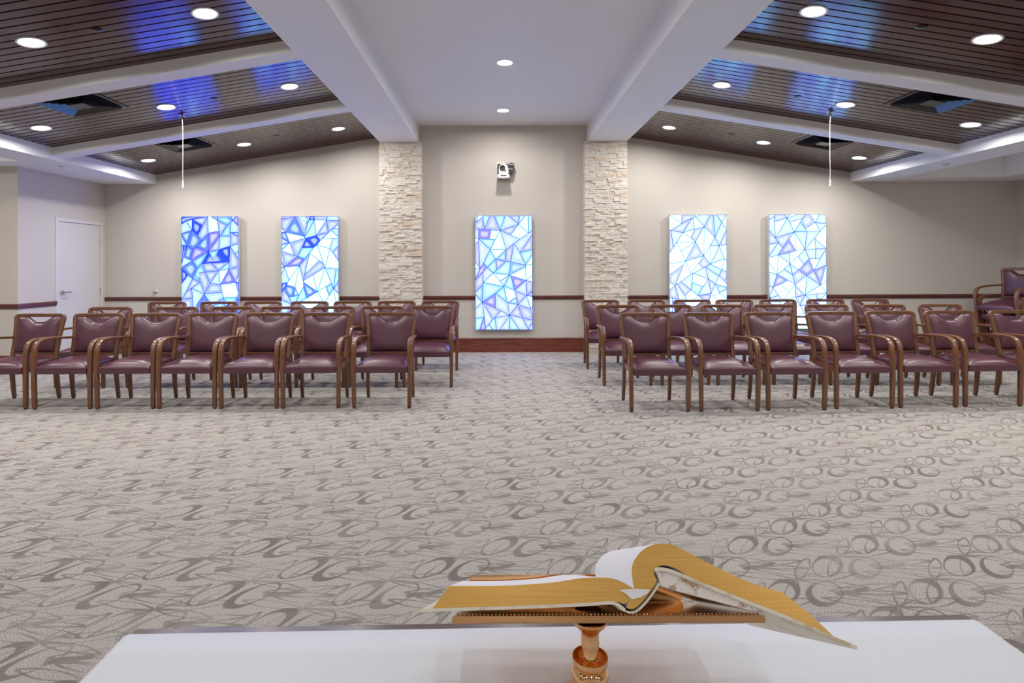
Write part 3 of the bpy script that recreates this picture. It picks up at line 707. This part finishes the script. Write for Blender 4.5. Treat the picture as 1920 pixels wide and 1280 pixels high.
panel(.106, P3, S3, 891, 998.3, 404.2, (36,88,135), 'wwaac', ((1.2, 2.3, 4.2), (1.0, 1.10, 3.4)), .2, 3, 'pale backlit stained-glass panel under the wall camera, between the stone pillars')
panel(3.180, P4, S4, 1256, 1362.2, 403, (52,92,122), 'wwwa', ((1.5, 3.2, 5.2), (1.06, 1.2, 3.4)), .40, 4, 'whitest backlit stained-glass panel, first to the right of the right pillar')
panel(4.757, P5, S5, 1442, 1548.5, 402.6, (52,92,122), 'wwaa', ((1.5, 3.2, 5.2), (1.04, 1.2, 3.4)), .36, 5, 'white backlit stained-glass panel, rightmost on the back wall')

# ------------------------------------------------------------------ armchair
def make_chair():
    root = empty('armchair')
    for s in (-1, 1):
        # front leg
        bm = bmesh.new()
        pts = [(s*.268, .0, .012), (s*.270, -.004, .15), (s*.272, -.006, .32), (s*.272, -.004, .44), (s*.272, 0, .52)]
        pp = smooth_path(pts, 3); n = len(pp)
        sweep(bm, pp, [.036+.008*i/(n-1) for i in range(n)], [.032+.006*i/(n-1) for i in range(n)], (1, 0, 0), nseg=2)
        leg = shade_auto(obj('leg', bm, 'chair_wood', root))
        bm = bmesh.new(); lathe(bm, [(.014, 0), (.015, .004), (.013, .013)], 12, s*.268, 0); obj('foot_glide', bm, 'black_rubber', leg)
        # arm
        bm = bmesh.new()
        pts = [(s*.272, 0, .518), (s*.272, .004, .565), (s*.272, .022, .615), (s*.273, .058, .648), (s*.274, .11, .662), (s*.273, .20, .663), (s*.268, .30, .657), (s*.260, .39, .649), (s*.252, .455, .644)]
        pp = smooth_path(pts, 4)
        n = len(pp); sweep(bm, pp, [.044+.003*math.sin(math.pi*min(1, i/(n*.8))) for i in range(n)], [.038 - .014*min(1, i/(n*.5)) for i in range(n)], (1, 0, 0), nseg=3)
        shade_auto(obj('arm', bm, 'chair_wood', root))
        # rear leg
        bm = bmesh.new()
        pts = [(s*.236, .468, .012), (s*.235, .452, .12), (s*.233, .436, .26), (s*.232, .431, .36), (s*.232, .434, .43)]
        pp = smooth_path(pts, 3); n = len(pp)
        sweep(bm, pp, [.030+.006*i/(n-1) for i in range(n)], [.032+.016*i/(n-1) for i in range(n)], (1, 0, 0), nseg=2)
        leg = shade_auto(obj('leg', bm, 'chair_wood', root))
        bm = bmesh.new(); lathe(bm, [(.013, 0), (.014, .004), (.012, .013)], 12, s*.236, .468); obj('foot_glide', bm, 'black_rubber', leg)
    # back frame: two uprights and the bent top rail in one loop
    def yb(z): return .434+(z-.43)*.205
    def xb(z):
        k = max(0, (z-.60)/.24); return .228+.023*min(1, k)**1.4
    pts = [(-xb(z), yb(z), z) for z in (.42, .50, .58, .66, .74, .80, .838)]
    pts += [(-.243, yb(.858), .858), (-.224, yb(.867), .8675), (-.19, yb(.870)+.004, .8695), (-.10, yb(.870)+.013, .870), (0, yb(.870)+.016, .870)]
    pts = pts + [(-x, y, z) for x, y, z in pts[:-1][::-1]]
    pp = smooth_path(pts, 3); bm = bmesh.new()
    sweep(bm, pp, .030, .038, Vector((0, 1, -.0)), nseg=3)
    sweep(bm, [(-.225, yb(.472), .472), (0, yb(.472)+.006, .472), (.225, yb(.472), .472)], .018, .020, (0, 1, 0))
    shade_auto(obj('back_frame', bm, 'chair_wood', root))
    # seat apron
    bm = bmesh.new()
    sweep(bm, [(-.225, .425, .375), (.225, .425, .375)], .022, .06, (0, 1, 0))
    for s in (-1, 1): sweep(bm, [(s*.252, .02, .372), (s*.230, .425, .372)], .05, .016, (0, 0, 1))
    shade_auto(obj('seat_apron', bm, 'chair_wood', root))
    # back pad
    def ztop(x):
        a = abs(x); base_ = .857 - (.012*((a-.185)/.027)**2 if a > .185 else 0)
        return base_-.064*.5*(1+math.cos(math.pi*min(1, max(0, (a-.030)/.115))))
    def zbot(x): return .488+(.01*((abs(x)-.18)/.03)**2 if abs(x) > .18 else 0)
    def hw(z): return xb(z)-.0165
    NU, NV = 28, 18; bm = bmesh.new(); front = []; back = []
    outline = []
    for j in range(NV+1):
        rf = []; rb = []
        for i in range(NU+1):
            u = -1+2*i/NU; v = j/NV
            x0_ = u*.212; z = zbot(x0_)+(ztop(x0_)-zbot(x0_))*v; x = u*hw(z)
            e_ = max(0, 1-abs(u)**4)*max(0, 1-abs(2*v-1)**4)
            y = yb(z)+(.016 if z > .8 else .012)*(1-u*u)
            f = .012+.034*e_**.6
            rf.append(bm.verts.new((x, y-f, z))); rb.append(bm.verts.new((x, y+.012+.008*e_**.5, z)))
        front.append(rf); back.append(rb)
    for j in range(NV):
        for i in range(NU):
            bm.faces.new((front[j][i], front[j][i+1], front[j+1][i+1], front[j+1][i]))
            bm.faces.new((back[j][i+1], back[j][i], back[j+1][i], back[j+1][i+1]))
    ringf = front[0][:] + [front[j][NU] for j in range(1, NV)] + front[NV][::-1] + [front[j][0] for j in range(NV-1, 0, -1)]
    ringb = back[0][:] + [back[j][NU] for j in range(1, NV)] + back[NV][::-1] + [back[j][0] for j in range(NV-1, 0, -1)]
    pip = [v.co.copy()+Vector((0, .004, 0)) for v in ringf]
    for k in range(len(ringf)):
        l = (k+1) % len(ringf); bm.faces.new((ringf[l], ringf[k], ringb[k], ringb[l]))
    pad = obj('backrest', bm, 'burgundy_vinyl', root, smooth=True)
    bm = bmesh.new(); tube(bm, pip, .0052, 6, closed=True); tag(obj('piping', bm, 'piping_vinyl', pad, smooth=True), 'dark piping')
    # seat
    NU, NV = 22, 20; bm = bmesh.new(); top = []
    def sx(y): return .249-.030*max(0, (y-.02)/.42)
    for j in range(NV+1):
        v = j/NV; y = -.028+.468*v; row = []
        for i in range(NU+1):
            u = -1+2*i/NU
            e_ = (1-abs(u)**3)*(1-abs(2*v-1)**4)
            yy = y - (.010*(1-u*u) if v < .3 else 0)*(1-v/.3 if v < .3 else 0)
            z = .408+.060*max(0, e_)**.62+.012*v
            row.append(bm.verts.new((u*sx(y), yy, z)))
        top.append(row)
    for j in range(NV):
        for i in range(NU): bm.faces.new((top[j][i], top[j][i+1], top[j+1][i+1], top[j+1][i]))
    rim = top[0][:] + [top[j][NU] for j in range(1, NV)] + top[NV][::-1] + [top[j][0] for j in range(NV-1, 0, -1)]
    prev = rim
    for dz, sc in ((-.012, 1.006), (-.05, 1.004), (-.062, .99)):
        cur = [bm.verts.new((v.co.x*sc, (v.co.y-.2)*sc+.2, .408+dz)) for v in rim]
        for k in range(len(rim)):
            l = (k+1) % len(rim); bm.faces.new((prev[k], cur[k], cur[l], prev[l]))
        prev = cur
    bm.faces.new(prev)
    seat = shade_auto(obj('seat', bm, 'burgundy_vinyl', root), 50)
    note(root)
    return root
proto = make_chair(); used = [False]
def chair(xr, yr, rz, label, group, z=0.):
    """place by the centre of the top rail"""
    if used[0]: o = copy_tree(proto)
    else: o = proto; used[0] = True
    a = R(rz); o.location = (xr+.535*math.sin(a), yr-.535*math.cos(a), z); o.rotation_euler = (0, 0, a)
    tag(o, label, 'chair', group); return o
ORD = ['first', 'second', 'third', 'fourth', 'fifth', 'sixth', 'seventh']
def row(xs, ys, rzs, side, rown, group):
    n = len(xs)
    order = range(n) if side == 'right' else range(n-1, -1, -1)      # counted from the aisle
    for k, i in enumerate(order):
        pos_ = ORD[k]+' from the centre aisle'
        lab = 'burgundy wooden armchair in the %s row on the %s side, %s' % (rown, side, pos_)
        chair(xs[i], ys[i], rzs[i], lab, group)
rj = random.Random(11)
def jig(n, a=.9, base=0.): return [base+rj.uniform(-a, a) for _ in range(n)]
GL, GR = 'armchairs in the rows left of the aisle', 'armchairs in the rows right of the aisle'
row([-4.86, -4.235, -3.628, -3.022, -2.42, -1.82, -1.125], [6.07]*7, jig(7, .6, .3), 'left', 'front', GL)
row([-4.76, -3.945, -3.258, -2.65, -2.02, -1.41, -.80], [7.02]*7, jig(7), 'left', 'middle', GL)
row([-4.66, -3.925, -3.31, -2.65, -2.04, -1.42, -.80], [8.05]*7, jig(7), 'left', 'back', GL)
row([1.52, 2.175, 2.825, 3.50, 4.14, 4.79, 5.50], [5.89, 5.90, 5.93, 5.98, 6.02, 6.05, 6.08], jig(7, .4, 1.2), 'right', 'front', GR)
row([1.486, 2.149, 2.796, 3.441, 4.07, 4.74, 5.447], [7.06, 7.08, 7.08, 7.09, 7.05, 7.0, 7.02], jig(7, .8, .8), 'right', 'middle', GR)
row([1.469, 2.121, 2.775, 3.375, 3.995, 4.673, 5.304], [8.12]*7, jig(7, .8, .5), 'right', 'back', GR)
LV = ['bottom chair', 'second chair from the bottom', 'third chair from the bottom', 'topmost chair']
for k in range(4):
    a = R(-78); q = .05*(k-3)
    chair(7.575+q*math.sin(a), 8.10-q*math.cos(a), -78, 'burgundy armchair, %s of the stack in the back right corner' % LV[k], 'stacked armchairs in the back right corner', .125*k).rotation_euler[0] = R(2.6*k)

# ------------------------------------------------------------------ ceiling fixtures
def downlight(x, y, z, tilt, power, label, grp):
    root = empty('recessed_light', (x, y, z), 0, label, 'ceiling light', grp)
    root.rotation_euler = (0, tilt, 0)
    bm = bmesh.new(); lathe(bm, [(.082, -.001), (.090, -.006), (.100, -.004), (.101, .004), (.082, .004)], 36, cap=False)
    shade_auto(obj('trim_ring', bm, 'light_trim', root))
    bm = bmesh.new(); lathe(bm, [(.083, -.0005), (.083, .002)], 36); tag(obj('lens', bm, 'lamp_lens', root), 'glowing lens')
    l = bpy.data.lights.new('lamp', 'AREA'); l.shape = 'DISK'; l.size = .15; l.energy = power; l.color = (1.0, .97, .935); l.spread = R(172)
    lo = bpy.data.objects.new('lamp', l); COL.objects.link(lo); lo.parent = root; lo.location = (0, 0, -.012)
    return root
PW = 19.5
ROWN = {4.455: 'nearest row', 6.27: 'middle row', 8.20: 'row closest to the back wall'}
LX = [('beside the main beam', -2.28), ('between the other two', -3.64), ('beside the side soffit', -5.02)]
for y in (8.20, 6.27, 4.455, 2.62, .79, -1.04, -2.9):
    rn = ROWN.get(y)
    for k, (pn, x) in enumerate(LX):
        fac = {2.62: .38, .79: .07, -1.04: .3, -2.9: .7, 8.20: 1.2}.get(y, 1.0)
        for sgn, sd in ((1, 'left'), (-1, 'right')):
            off = (y < 3) or (k == 2 and y < 5)
            lab = ('recessed light, %s plank ceiling, %s, %s' % (sd, rn, pn)) if not off else 'unseen round recessed light in the side tray ceiling'
            xx = x if sgn > 0 else mir(x)
            downlight(xx, y, zs(x)-.002, -TH*sgn, PW*fac, lab, 'recessed lights in the %s plank ceiling' % sd if not off else 'recessed lights outside the picture')
    downlight(.094, y, ZC, 0, PW*.9*fac, ('round recessed light in the white centre ceiling, %s' % ('nearer the viewer' if y == 6.27 else 'next to the back wall')) if y > 5 else 'unseen round recessed light in the side tray ceiling', 'recessed lights in the white ceiling' if y > 5 else 'recessed lights outside the picture')
for x in (-6.7, 6.93):  # unseen lamps in the side trays, assumed from the bright tray faces
    for y in (5.6, 2.5, -.6): downlight(x, y, 3.1, 0, PW*1.2, 'unseen round recessed light in the side tray ceiling', 'recessed lights outside the picture')

# supply-air diffusers
def vent(x, y, sgn, label):
    zz = zs(x) if sgn > 0 else zs(x)
    root = empty('air_vent', (x if sgn > 0 else mir(x), y, zz-.002), 0, label, 'air vent', 'square air vents in the plank ceilings')
    root.rotation_euler = (0, -TH*sgn, 0)
    boxobj('backing', -.28, .28, -.28, .28, -.002, .0, mat='shadow_gap', parent=root)
    def sq(bm, r0, z0, r1, z1, th=.004):
        a = [(-r0, -r0), (r0, -r0), (r0, r0), (-r0, r0)]; b = [(-r1, -r1), (r1, -r1), (r1, r1), (-r1, r1)]
        A = [bm.verts.new((p[0], p[1], z0)) for p in a]; B = [bm.verts.new((p[0], p[1], z1)) for p in b]
        C = [bm.verts.new((p[0], p[1], z0+th)) for p in a]; D = [bm.verts.new((p[0], p[1], z1+th)) for p in b]
        for i in range(4):
            j = (i+1) % 4
            for q in ((A[i], A[j], B[j], B[i]), (C[j], C[i], D[i], D[j]), (A[j], A[i], C[i], C[j]), (B[i], B[j], D[j], D[i])): bm.faces.new(q)
    bm = bmesh.new(); sq(bm, .305, -.004, .268, -.007); obj('frame', bm, 'vent_metal', root)
    for r in (.255, .212, .169, .126):
        bm = bmesh.new(); sq(bm, r, -.026, r-.020, -.006, .002); obj('louver', bm, 'vent_metal', root)
    bm = bmesh.new(); box(bm, -.08, .08, -.08, .08, -.030, -.026, bev=.002); obj('centre_plate', bm, 'vent_metal', root)
for (y, wh) in ((5.79, 'nearer the viewer'), (7.71, 'nearer the back wall')):
    for sgn, sd in ((1, 'left'), (-1, 'right')):
        vent(-4.235, y, sgn, 'dark square air vent in the %s plank ceiling, %s' % (sd, wh))
# concealed sprinkler plates
def plate(x, y, z, tilt, mat, label):
    bm = bmesh.new(); lathe(bm, [(.034, -.006), (.040, -.004), (.040, .002)], 24)
    o = shade_auto(obj('sprinkler_cover', bm, mat)); o.location = (x, y, z); o.rotation_euler = (0, tilt, 0)
    tag(o, label, 'sprinkler', 'sprinkler covers on the ceilings')
for y, wh in ((4.43, 'nearest the viewer'), (6.26, 'midway back'), (8.04, 'closest to the back wall')):
    for sgn, sd in ((1, 'left'), (-1, 'right')):
        plate(-3.11 if sgn > 0 else mir(-3.11), y, zs(-3.11)-.001, -TH*sgn, 'vent_metal', 'small dark sprinkler cover in the %s plank ceiling, %s' % (sd, wh))
plate(-5.69, 7.43, ZSO-.001, 0, 'steel', 'small round sprinkler cover on the left soffit')
plate(5.92, 7.50, ZSO-.001, 0, 'steel', 'small round sprinkler cover on the right soffit')

# hanging microphones
def hanging_mic(x, y, zend, label, bend):
    zt = zs(x if x < 0 else mir(x))
    root = empty('hanging_microphone', (x, y, zt), 0, label, 'microphone', 'choir microphones hanging on white cords')
    bm = bmesh.new(); box(bm, -.038, .038, -.018, .018, -.024, -.018, bev=.002); obj('mounting_plate', bm, 'white_plastic', root)
    bm = bmesh.new(); tube(bm, [(0, 0, .0), (0, 0, -.045)], .008, 8); box(bm, -.009, .009, -.006, .006, -.055, -.03); obj('clamp', bm, 'dark_plastic', root)
    L = zt-zend
    pts = [(0, 0, -.04), (bend*.6, 0, -.10), (bend, 0, -.17), (bend*.9, .003, -.35), (bend*1.1, 0, -L*.6), (bend*.8, 0, -L*.82), (bend*1.3, 0, -L*.9), (bend*1.1, 0, -L+.07)]
    bm = bmesh.new(); tube(bm, smooth_path(pts, 5), .0032, 6); shade_auto(obj('cord', bm, 'white_plastic', root))
    bm = bmesh.new(); lathe(bm, [(.003, -L+.085), (.0075, -L+.075), (.0085, -L+.03), (.010, -L+.026), (.010, -L)], 12, bend*1.1, 0)
    shade_auto(obj('capsule', bm, 'white_plastic', root))
hanging_mic(-3.636, 6.58, 2.293, 'thin white microphone cord hanging from the left plank ceiling', .006)
hanging_mic(3.845, 6.55, 2.28, 'thin white microphone cord hanging from the right plank ceiling', -.008)

# ------------------------------------------------------------------ camera on the back wall
root = empty('security_camera', (.107, YB, 2.745), 0, 'white pan-tilt camera mounted high on the back wall', 'camera')
bm = bmesh.new(); box(bm, -.125, .02, -.006, 0, .17, .292, bev=.002); obj('wall_plate', bm, 'cream_plate', root)
bm = bmesh.new(); box(bm, -.095, .09, -.04, -.006, .10, .255, bev=.006); obj('bracket', bm, 'dark_plastic', root)
bm = bmesh.new(); box(bm, -.10, .10, -.20, -.004, 0, .012, bev=.003); shade_auto(obj('shelf', bm, 'steel', root))
bm = bmesh.new()
pts = [(-.098, -.02), (-.098, -.14), (-.085, -.175), (-.05, -.192), (0, -.198), (.05, -.192), (.085, -.175), (.098, -.14), (.098, -.02)]
prism(bm, [Vector((x, y, .012)) for x, y in pts], Vector((0, 0, .058))); bmesh.ops.bevel(bm, geom=bm.edges[:], offset=.006, segments=2, affect='EDGES')
base = shade_auto(obj('base', bm, 'white_plastic', root))
bm = bmesh.new(); arc = [Vector((.087*math.sin(R(a)), -.112-.091*math.cos(R(a)), .046)) for a in range(-55, 56, 10)]
sweep(bm, arc, .010, .006, (0, 0, 1)); obj('slot', bm, 'dark_plastic', base)
bm = bmesh.new()
prof = [(-.078, .07), (-.076, .14), (-.070, .185), (-.055, .215), (-.02, .235), (.025, .235), (.055, .215), (.070, .18), (.078, .12), (.08, .07)]
prism(bm, [Vector((x, -.165, z)) for x, z in prof], Vector((0, .11, 0))); bmesh.ops.bevel(bm, geom=bm.edges[:], offset=.012, segments=3, affect='EDGES')
head = shade_auto(obj('camera_head', bm, 'white_plastic', root))
def ylathe(bm, prof, cx, cz, n=28):
    rs = [[bm.verts.new((cx+r*math.cos(2*math.pi*k/n), y, cz+r*math.sin(2*math.pi*k/n))) for k in range(n)] for r, y in prof]
    for a, b in zip(rs, rs[1:]):
        for k in range(n): bm.faces.new((a[k], a[(k+1) % n], b[(k+1) % n], b[k]))
    bm.faces.new(rs[0]); bm.faces.new(rs[-1][::-1])
bm = bmesh.new(); ylathe(bm, [(.042, -.150), (.043, -.182), (.038, -.186), (.034, -.172), (.018, -.170)], -.018, .168); shade_auto(obj('lens', bm, 'dark_plastic', head))
bm = bmesh.new(); ylathe(bm, [(.012, -.16), (.012, -.170)], .026, .122); obj('sensor', bm, 'dark_plastic', head)
bm = bmesh.new()
pts = [Vector((x, -.12, z)) for x, z in ((.045, .215), (.06, .245), (.13, .262), (.175, .235), (.14, .08), (.10, .065), (.08, .10))]
prism(bm, pts, Vector((0, .08, 0))); bmesh.ops.bevel(bm, geom=bm.edges[:], offset=.006, segments=2, affect='EDGES')
cb = obj('cable_housing', bm, 'dark_plastic', root)
bm = bmesh.new()
for (a, b) in (((.062, .238), (.168, .222)), ((.078, .168), (.145, .15))): sweep(bm, [(a[0], -.124, a[1]), (b[0], -.124, b[1])], .006, .006, (0, 1, 0))
obj('white_cable', bm, 'white_plastic', cb)

# small round switch on the left part of the back wall
bm = bmesh.new(); ylathe(bm, [(.034, 0), (.034, -.004), (.026, -.012), (.020, -.034), (.012, -.040)], 0, 0)
o = shade_auto(obj('wall_door_stop', bm, 'steel')); o.location = (-5.46, YB, .985)
tag(o, 'small round chrome door stop on the back wall above the wooden rail', 'door stop')

# ------------------------------------------------------------------ altar table, cloth, stand and book
TZ = .80; TC = Vector((.1035, .58, 0)); TROT = R(1.25)
tb = empty('altar_table', TC, TROT, 'dark wooden table in the foreground under a white cloth', 'table')
HW = .690; YT = .348
bm = bmesh.new(); box(bm, -HW+.012, HW-.012, -.34, YT, TZ-.034, TZ-.0003, bev=.0015); shade_auto(obj('tabletop', bm, 'table_wood', tb))
bm = bmesh.new()
box(bm, -HW+.06, HW-.06, YT-.07, YT-.05, TZ-.14, TZ-.034); box(bm, -HW+.06, HW-.06, -.29, -.27, TZ-.14, TZ-.034)
box(bm, -HW+.05, -HW+.07, -.29, YT-.05, TZ-.14, TZ-.034); box(bm, HW-.07, HW-.05, -.29, YT-.05, TZ-.14, TZ-.034)
obj('apron', bm, 'table_wood', tb)
for sx_ in (-1, 1):
    for y in (-.275, YT-.065):
        bm = bmesh.new(); sweep(bm, [(sx_*(HW-.06), y, 0), (sx_*(HW-.06), y, .4), (sx_*(HW-.06), y, TZ-.034)], [.045, .055, .06], [.045, .055, .06], (1, 0, 0))
        obj('leg', bm, 'table_wood', tb)
# cloth: flat over the top, falling at both ends
bm = bmesh.new(); prof = []
for s in (-1, 1):
    side = [(s*(HW+.004), TZ-.30), (s*(HW+.007), TZ-.15), (s*(HW+.004), TZ-.03), (s*(HW+.002), TZ-.010), (s*(HW-.004), TZ-.003), (s*(HW-.012), TZ)]
    prof = side if s < 0 else prof + [(-.2, TZ), (0, TZ), (.2, TZ)] + side[::-1]
NYC = 14; g = []
for i, (x, z) in enumerate(prof):
    rr = []
    for j in range(NYC+1):
        y = -.345+(YT-.016+.345)*j/NYC
        wob = .005*math.sin(j*1.7+i)*max(0, (TZ-.02-z)/.3)
        rr.append(bm.verts.new((x+wob*(1 if x > 0 else -1), y, z)))
    g.append(rr)
for i in range(len(g)-1):
    for j in range(NYC): bm.faces.new((g[i][j], g[i][j+1], g[i+1][j+1], g[i+1][j]))
cloth = obj('altar_cloth', bm, 'white_cloth', smooth=True)
md = cloth.modifiers.new('s', 'SOLIDIFY'); md.thickness = .001; md.offset = 1.0
cloth.location = TC + Vector((0, 0, .0002)); cloth.rotation_euler = (0, 0, TROT)
tag(cloth, 'smooth white cloth laid over the foreground table', 'tablecloth')

# brass reading stand, tilted away from the viewer
TB = R(28); ee = Vector((0, math.cos(TB), -math.sin(TB))); up = Vector((0, math.sin(TB), math.cos(TB)))
PN = Vector((0, .622, .9935))                      # near lower edge of the plate
stand = empty('book_stand', (.116, .72, TZ+.003), 0, 'polished brass book stand on the white cloth', 'book stand')
off = -Vector(stand.location)
def W(x, s, h): return Vector((x, 0, 0)) + PN + ee*s + up*h + off
x0, x1 = -.0506, .2925
bm = bmesh.new(); prism(bm, [W(x0, 0, -.004), W(x1, 0, -.004), W(x1, 0, .003), W(x0, 0, .003)], ee*.305)
bmesh.ops.bevel(bm, geom=bm.edges[:], offset=.0012, segments=2, affect='EDGES'); shade_auto(obj('plate', bm, 'brass', stand))
bm = bmesh.new()
for k in range(80):
    x = x0+.006+(x1-x0-.012)*k/79; c = W(x, .005, .004)
    bmesh.ops.create_icosphere(bm, subdivisions=1, radius=.0017, matrix=Matrix.Translation(c))
obj('beading', bm, 'brass', stand, smooth=True)
bm = bmesh.new(); prism(bm, [W(x0+.005, .296, .003), W(x1-.005, .296, .003), W(x1-.005, .296, .040), W(x0+.005, .296, .040)], ee*.006)
bmesh.ops.bevel(bm, geom=bm.edges[:], offset=.002, segments=2, affect='EDGES'); shade_auto(obj('ledge', bm, 'brass', stand))
zt = (PN + ee*.111).z - stand.location.z - .0045
bm = bmesh.new()
prof = [(.058, 0), (.062, .004), (.060, .010), (.045, .016), (.030, .022), (.018, .034), (.014, .045), (.017, .050), (.0225, .054), (.0235, .060), (.0225, .066),
        (.0190, .0705), (.0215, .074), (.0225, .079), (.0222, .083), (.0205, .0835), (.0175, .082), (.0120, .084), (.0105, .090), (.0110, .0955), (.0114, .099), (.0118, .101), (.0114, .104), (.0113, .112), (.0128, .1165), (.0160, .121), (.0200, .125), (.0235, .131), (.0240, zt-.0005)]
lathe(bm, [(r, z) for r, z in prof], 40); shade_auto(obj('stem', bm, 'brass', stand), 50)
bm = bmesh.new(); prism(bm, [W(.116-.022, .098, -.0085), W(.116+.022, .098, -.0085), W(.116+.022, .098, -.004), W(.116-.022, .098, -.004)], ee*.03); obj('pivot_block', bm, 'brass', stand)

BP = PN + ee*(-.022)
def pp_(px, py, s=0.): return on_plane(px, py, BP+ee*s, ee)
book = empty('open_bible', pp_(1180, 1145), 0, 'thick open book with gilt page edges on the brass stand', 'book')
boff = -Vector(book.location)
LB = .268
def block(name, pts, gold, length, s0, inner=None):
    P_ = [pp_(x, y, 0)+ee*s0+boff for x, y in pts]; n = len(P_)
    bm = bmesh.new(); prism(bm, P_, ee*length, 0, side=lambda i: 0 if i in gold else 1)
    bmesh.ops.triangulate(bm, faces=[f for f in bm.faces if len(f.verts) > 4])
    return shade_auto(obj(name, bm, ['gilt_edge', 'paper'], book), 40)
def dens(pts, n=4):
    return [(v.x, v.y) for v in smooth_path([(x, y, 0) for x, y in pts], n)]
# left page block
topL = dens([(842.5, 1098), (943, 1097.6), (1035, 1091.7), (1090, 1083.5), (1136, 1082.5), (1163, 1089), (1190, 1104)])
botL = dens([(1183, 1118), (1172, 1132), (1150, 1127.5), (1081, 1132), (943, 1137.5), (810, 1141.5)])
ptsL = topL+botL; block('left_pages', ptsL, {len(ptsL)-1}, LB, 0)
# right page block: curls over the gutter and runs down to the right
outR = dens([(1189, 1106), (1185.5, 1083), (1185, 1062.5), (1192.5, 1045), (1207.5, 1029), (1227.5, 1020), (1247.5, 1019), (1267.5, 1024), (1290, 1035), (1322.5, 1052.5), (1360, 1071), (1405, 1091), (1467.5, 1111)])
fore = dens([(1492.5, 1130), (1522.5, 1155), (1550, 1180), (1564, 1194)], 3)
inR = dens([(1510, 1171), (1460, 1150), (1410, 1131), (1360, 1111), (1310, 1090), (1290, 1080), (1272, 1068), (1256, 1061), (1242, 1060), (1232, 1063), (1226, 1071), (1228, 1080), (1231, 1090), (1219, 1109), (1203, 1129), (1188, 1141), (1176, 1139), (1180, 1124)])
ptsR = outR+fore+inR; no, nf = len(outR), len(fore)
block('right_pages', ptsR, set(range(no-1, no+nf)), LB, 0)
# small folded page lying in the gutter
bm = bmesh.new(); P_ = [pp_(x, y)+boff-ee*.003 for x, y in ((1160, 1106), (1190, 1103), (1218, 1105), (1214, 1111), (1200, 1119), (1184, 1123), (1172, 1112))]
prism(bm, P_, ee*.02); obj('folded_page', bm, 'paper', book)
# cover
def ribbon(name, pts, th, mat, s0, L_, taper=None):
    P_ = [pp_(x, y) for x, y in pts]; n = len(P_); lo = []
    for i, p in enumerate(P_):
        a = P_[max(i-1, 0)]; b = P_[min(i+1, n-1)]; tg = (b-a).normalized(); nn = tg.cross(ee).normalized()
        if nn.dot(up) > 0: nn = -nn
        if 'x' in dir(tg) and tg.x < 0: pass
        lo.append(p+nn*(th if taper is None else taper[i]))
    bm = bmesh.new(); A = [bm.verts.new(p+boff+ee*s0) for p in P_]; B = [bm.verts.new(p+boff+ee*s0) for p in lo]
    C = [bm.verts.new(v.co+ee*L_) for v in A]; D = [bm.verts.new(v.co+ee*L_) for v in B]
    for i in range(n-1):
        for q in ((A[i], A[i+1], B[i+1], B[i]), (C[i+1], C[i], D[i], D[i+1]), (A[i+1], A[i], C[i], C[i+1]), (B[i], B[i+1], D[i+1], D[i])): bm.faces.new(q)
    bm.faces.new((A[0], B[0], D[0], C[0])); bm.faces.new((B[-1], A[-1], C[-1], D[-1]))
    return shade_auto(obj(name, bm, mat, book), 50)
ribbon('left_cover', dens([(789, 1142.5), (812, 1140), (943, 1136), (1081, 1130.5), (1140, 1126.5), (1158, 1130), (1172, 1141)]), .0030, 'book_cover', -.004, LB+.012)
ribbon('spine', dens([(1172, 1143), (1180, 1146), (1192, 1143.5), (1207, 1130), (1221, 1112), (1234, 1092)]), .0016, 'book_cover', -.004, LB+.012)
rc = dens([(1225, 1065), (1236, 1063), (1260, 1068), (1310, 1089), (1360, 1109), (1410, 1129), (1460, 1148), (1510, 1169), (1560, 1192), (1604, 1210)])
ribbon('right_cover', rc, .0034, 'book_cover', -.004, LB+.012)
fl = [(1228, 1069), (1234, 1078), (1240, 1098), (1272, 1108), (1310, 1118), (1360, 1131), (1400, 1142), (1425, 1146), (1410, 1131), (1360, 1111), (1310, 1091), (1260, 1070)]
bm = bmesh.new(); prism(bm, [pp_(x, y)+boff+ee*.002 for x, y in fl], ee*.03); bmesh.ops.triangulate(bm, faces=[f for f in bm.faces if len(f.verts) > 4])
tag(obj('cover_lining', bm, 'cover_scuffed', book), 'scuffed white and brown lining')

# ------------------------------------------------------------------ camera and render look
cd = bpy.data.cameras.new('Camera'); cam = bpy.data.objects.new('Camera', cd); COL.objects.link(cam)
cd.sensor_width = 36; cd.sensor_fit = 'HORIZONTAL'; cd.lens = F/1920*36
cd.shift_x = (960-VX)/1920; cd.shift_y = -(640-VY)/1920; cd.clip_start = .02
cam.location = EYE
cam.matrix_world = Matrix.Translation(EYE) @ Matrix.Rotation(R(90), 4, 'X') @ Matrix.Rotation(-ROLL, 4, 'Z')
S.camera = cam
w = bpy.data.worlds.new('World'); S.world = w; w.use_nodes = True
w.node_tree.nodes['Background'].inputs[0].default_value = (.5, .55, .6, 1); w.node_tree.nodes['Background'].inputs[1].default_value = .3
S.view_settings.view_transform = 'Standard'; S.view_settings.look = 'None'; S.view_settings.gamma = 1; S.view_settings.use_curve_mapping = False
S.view_settings.exposure = 0.0
S.cycles.max_bounces = 8; S.cycles.diffuse_bounces = 6
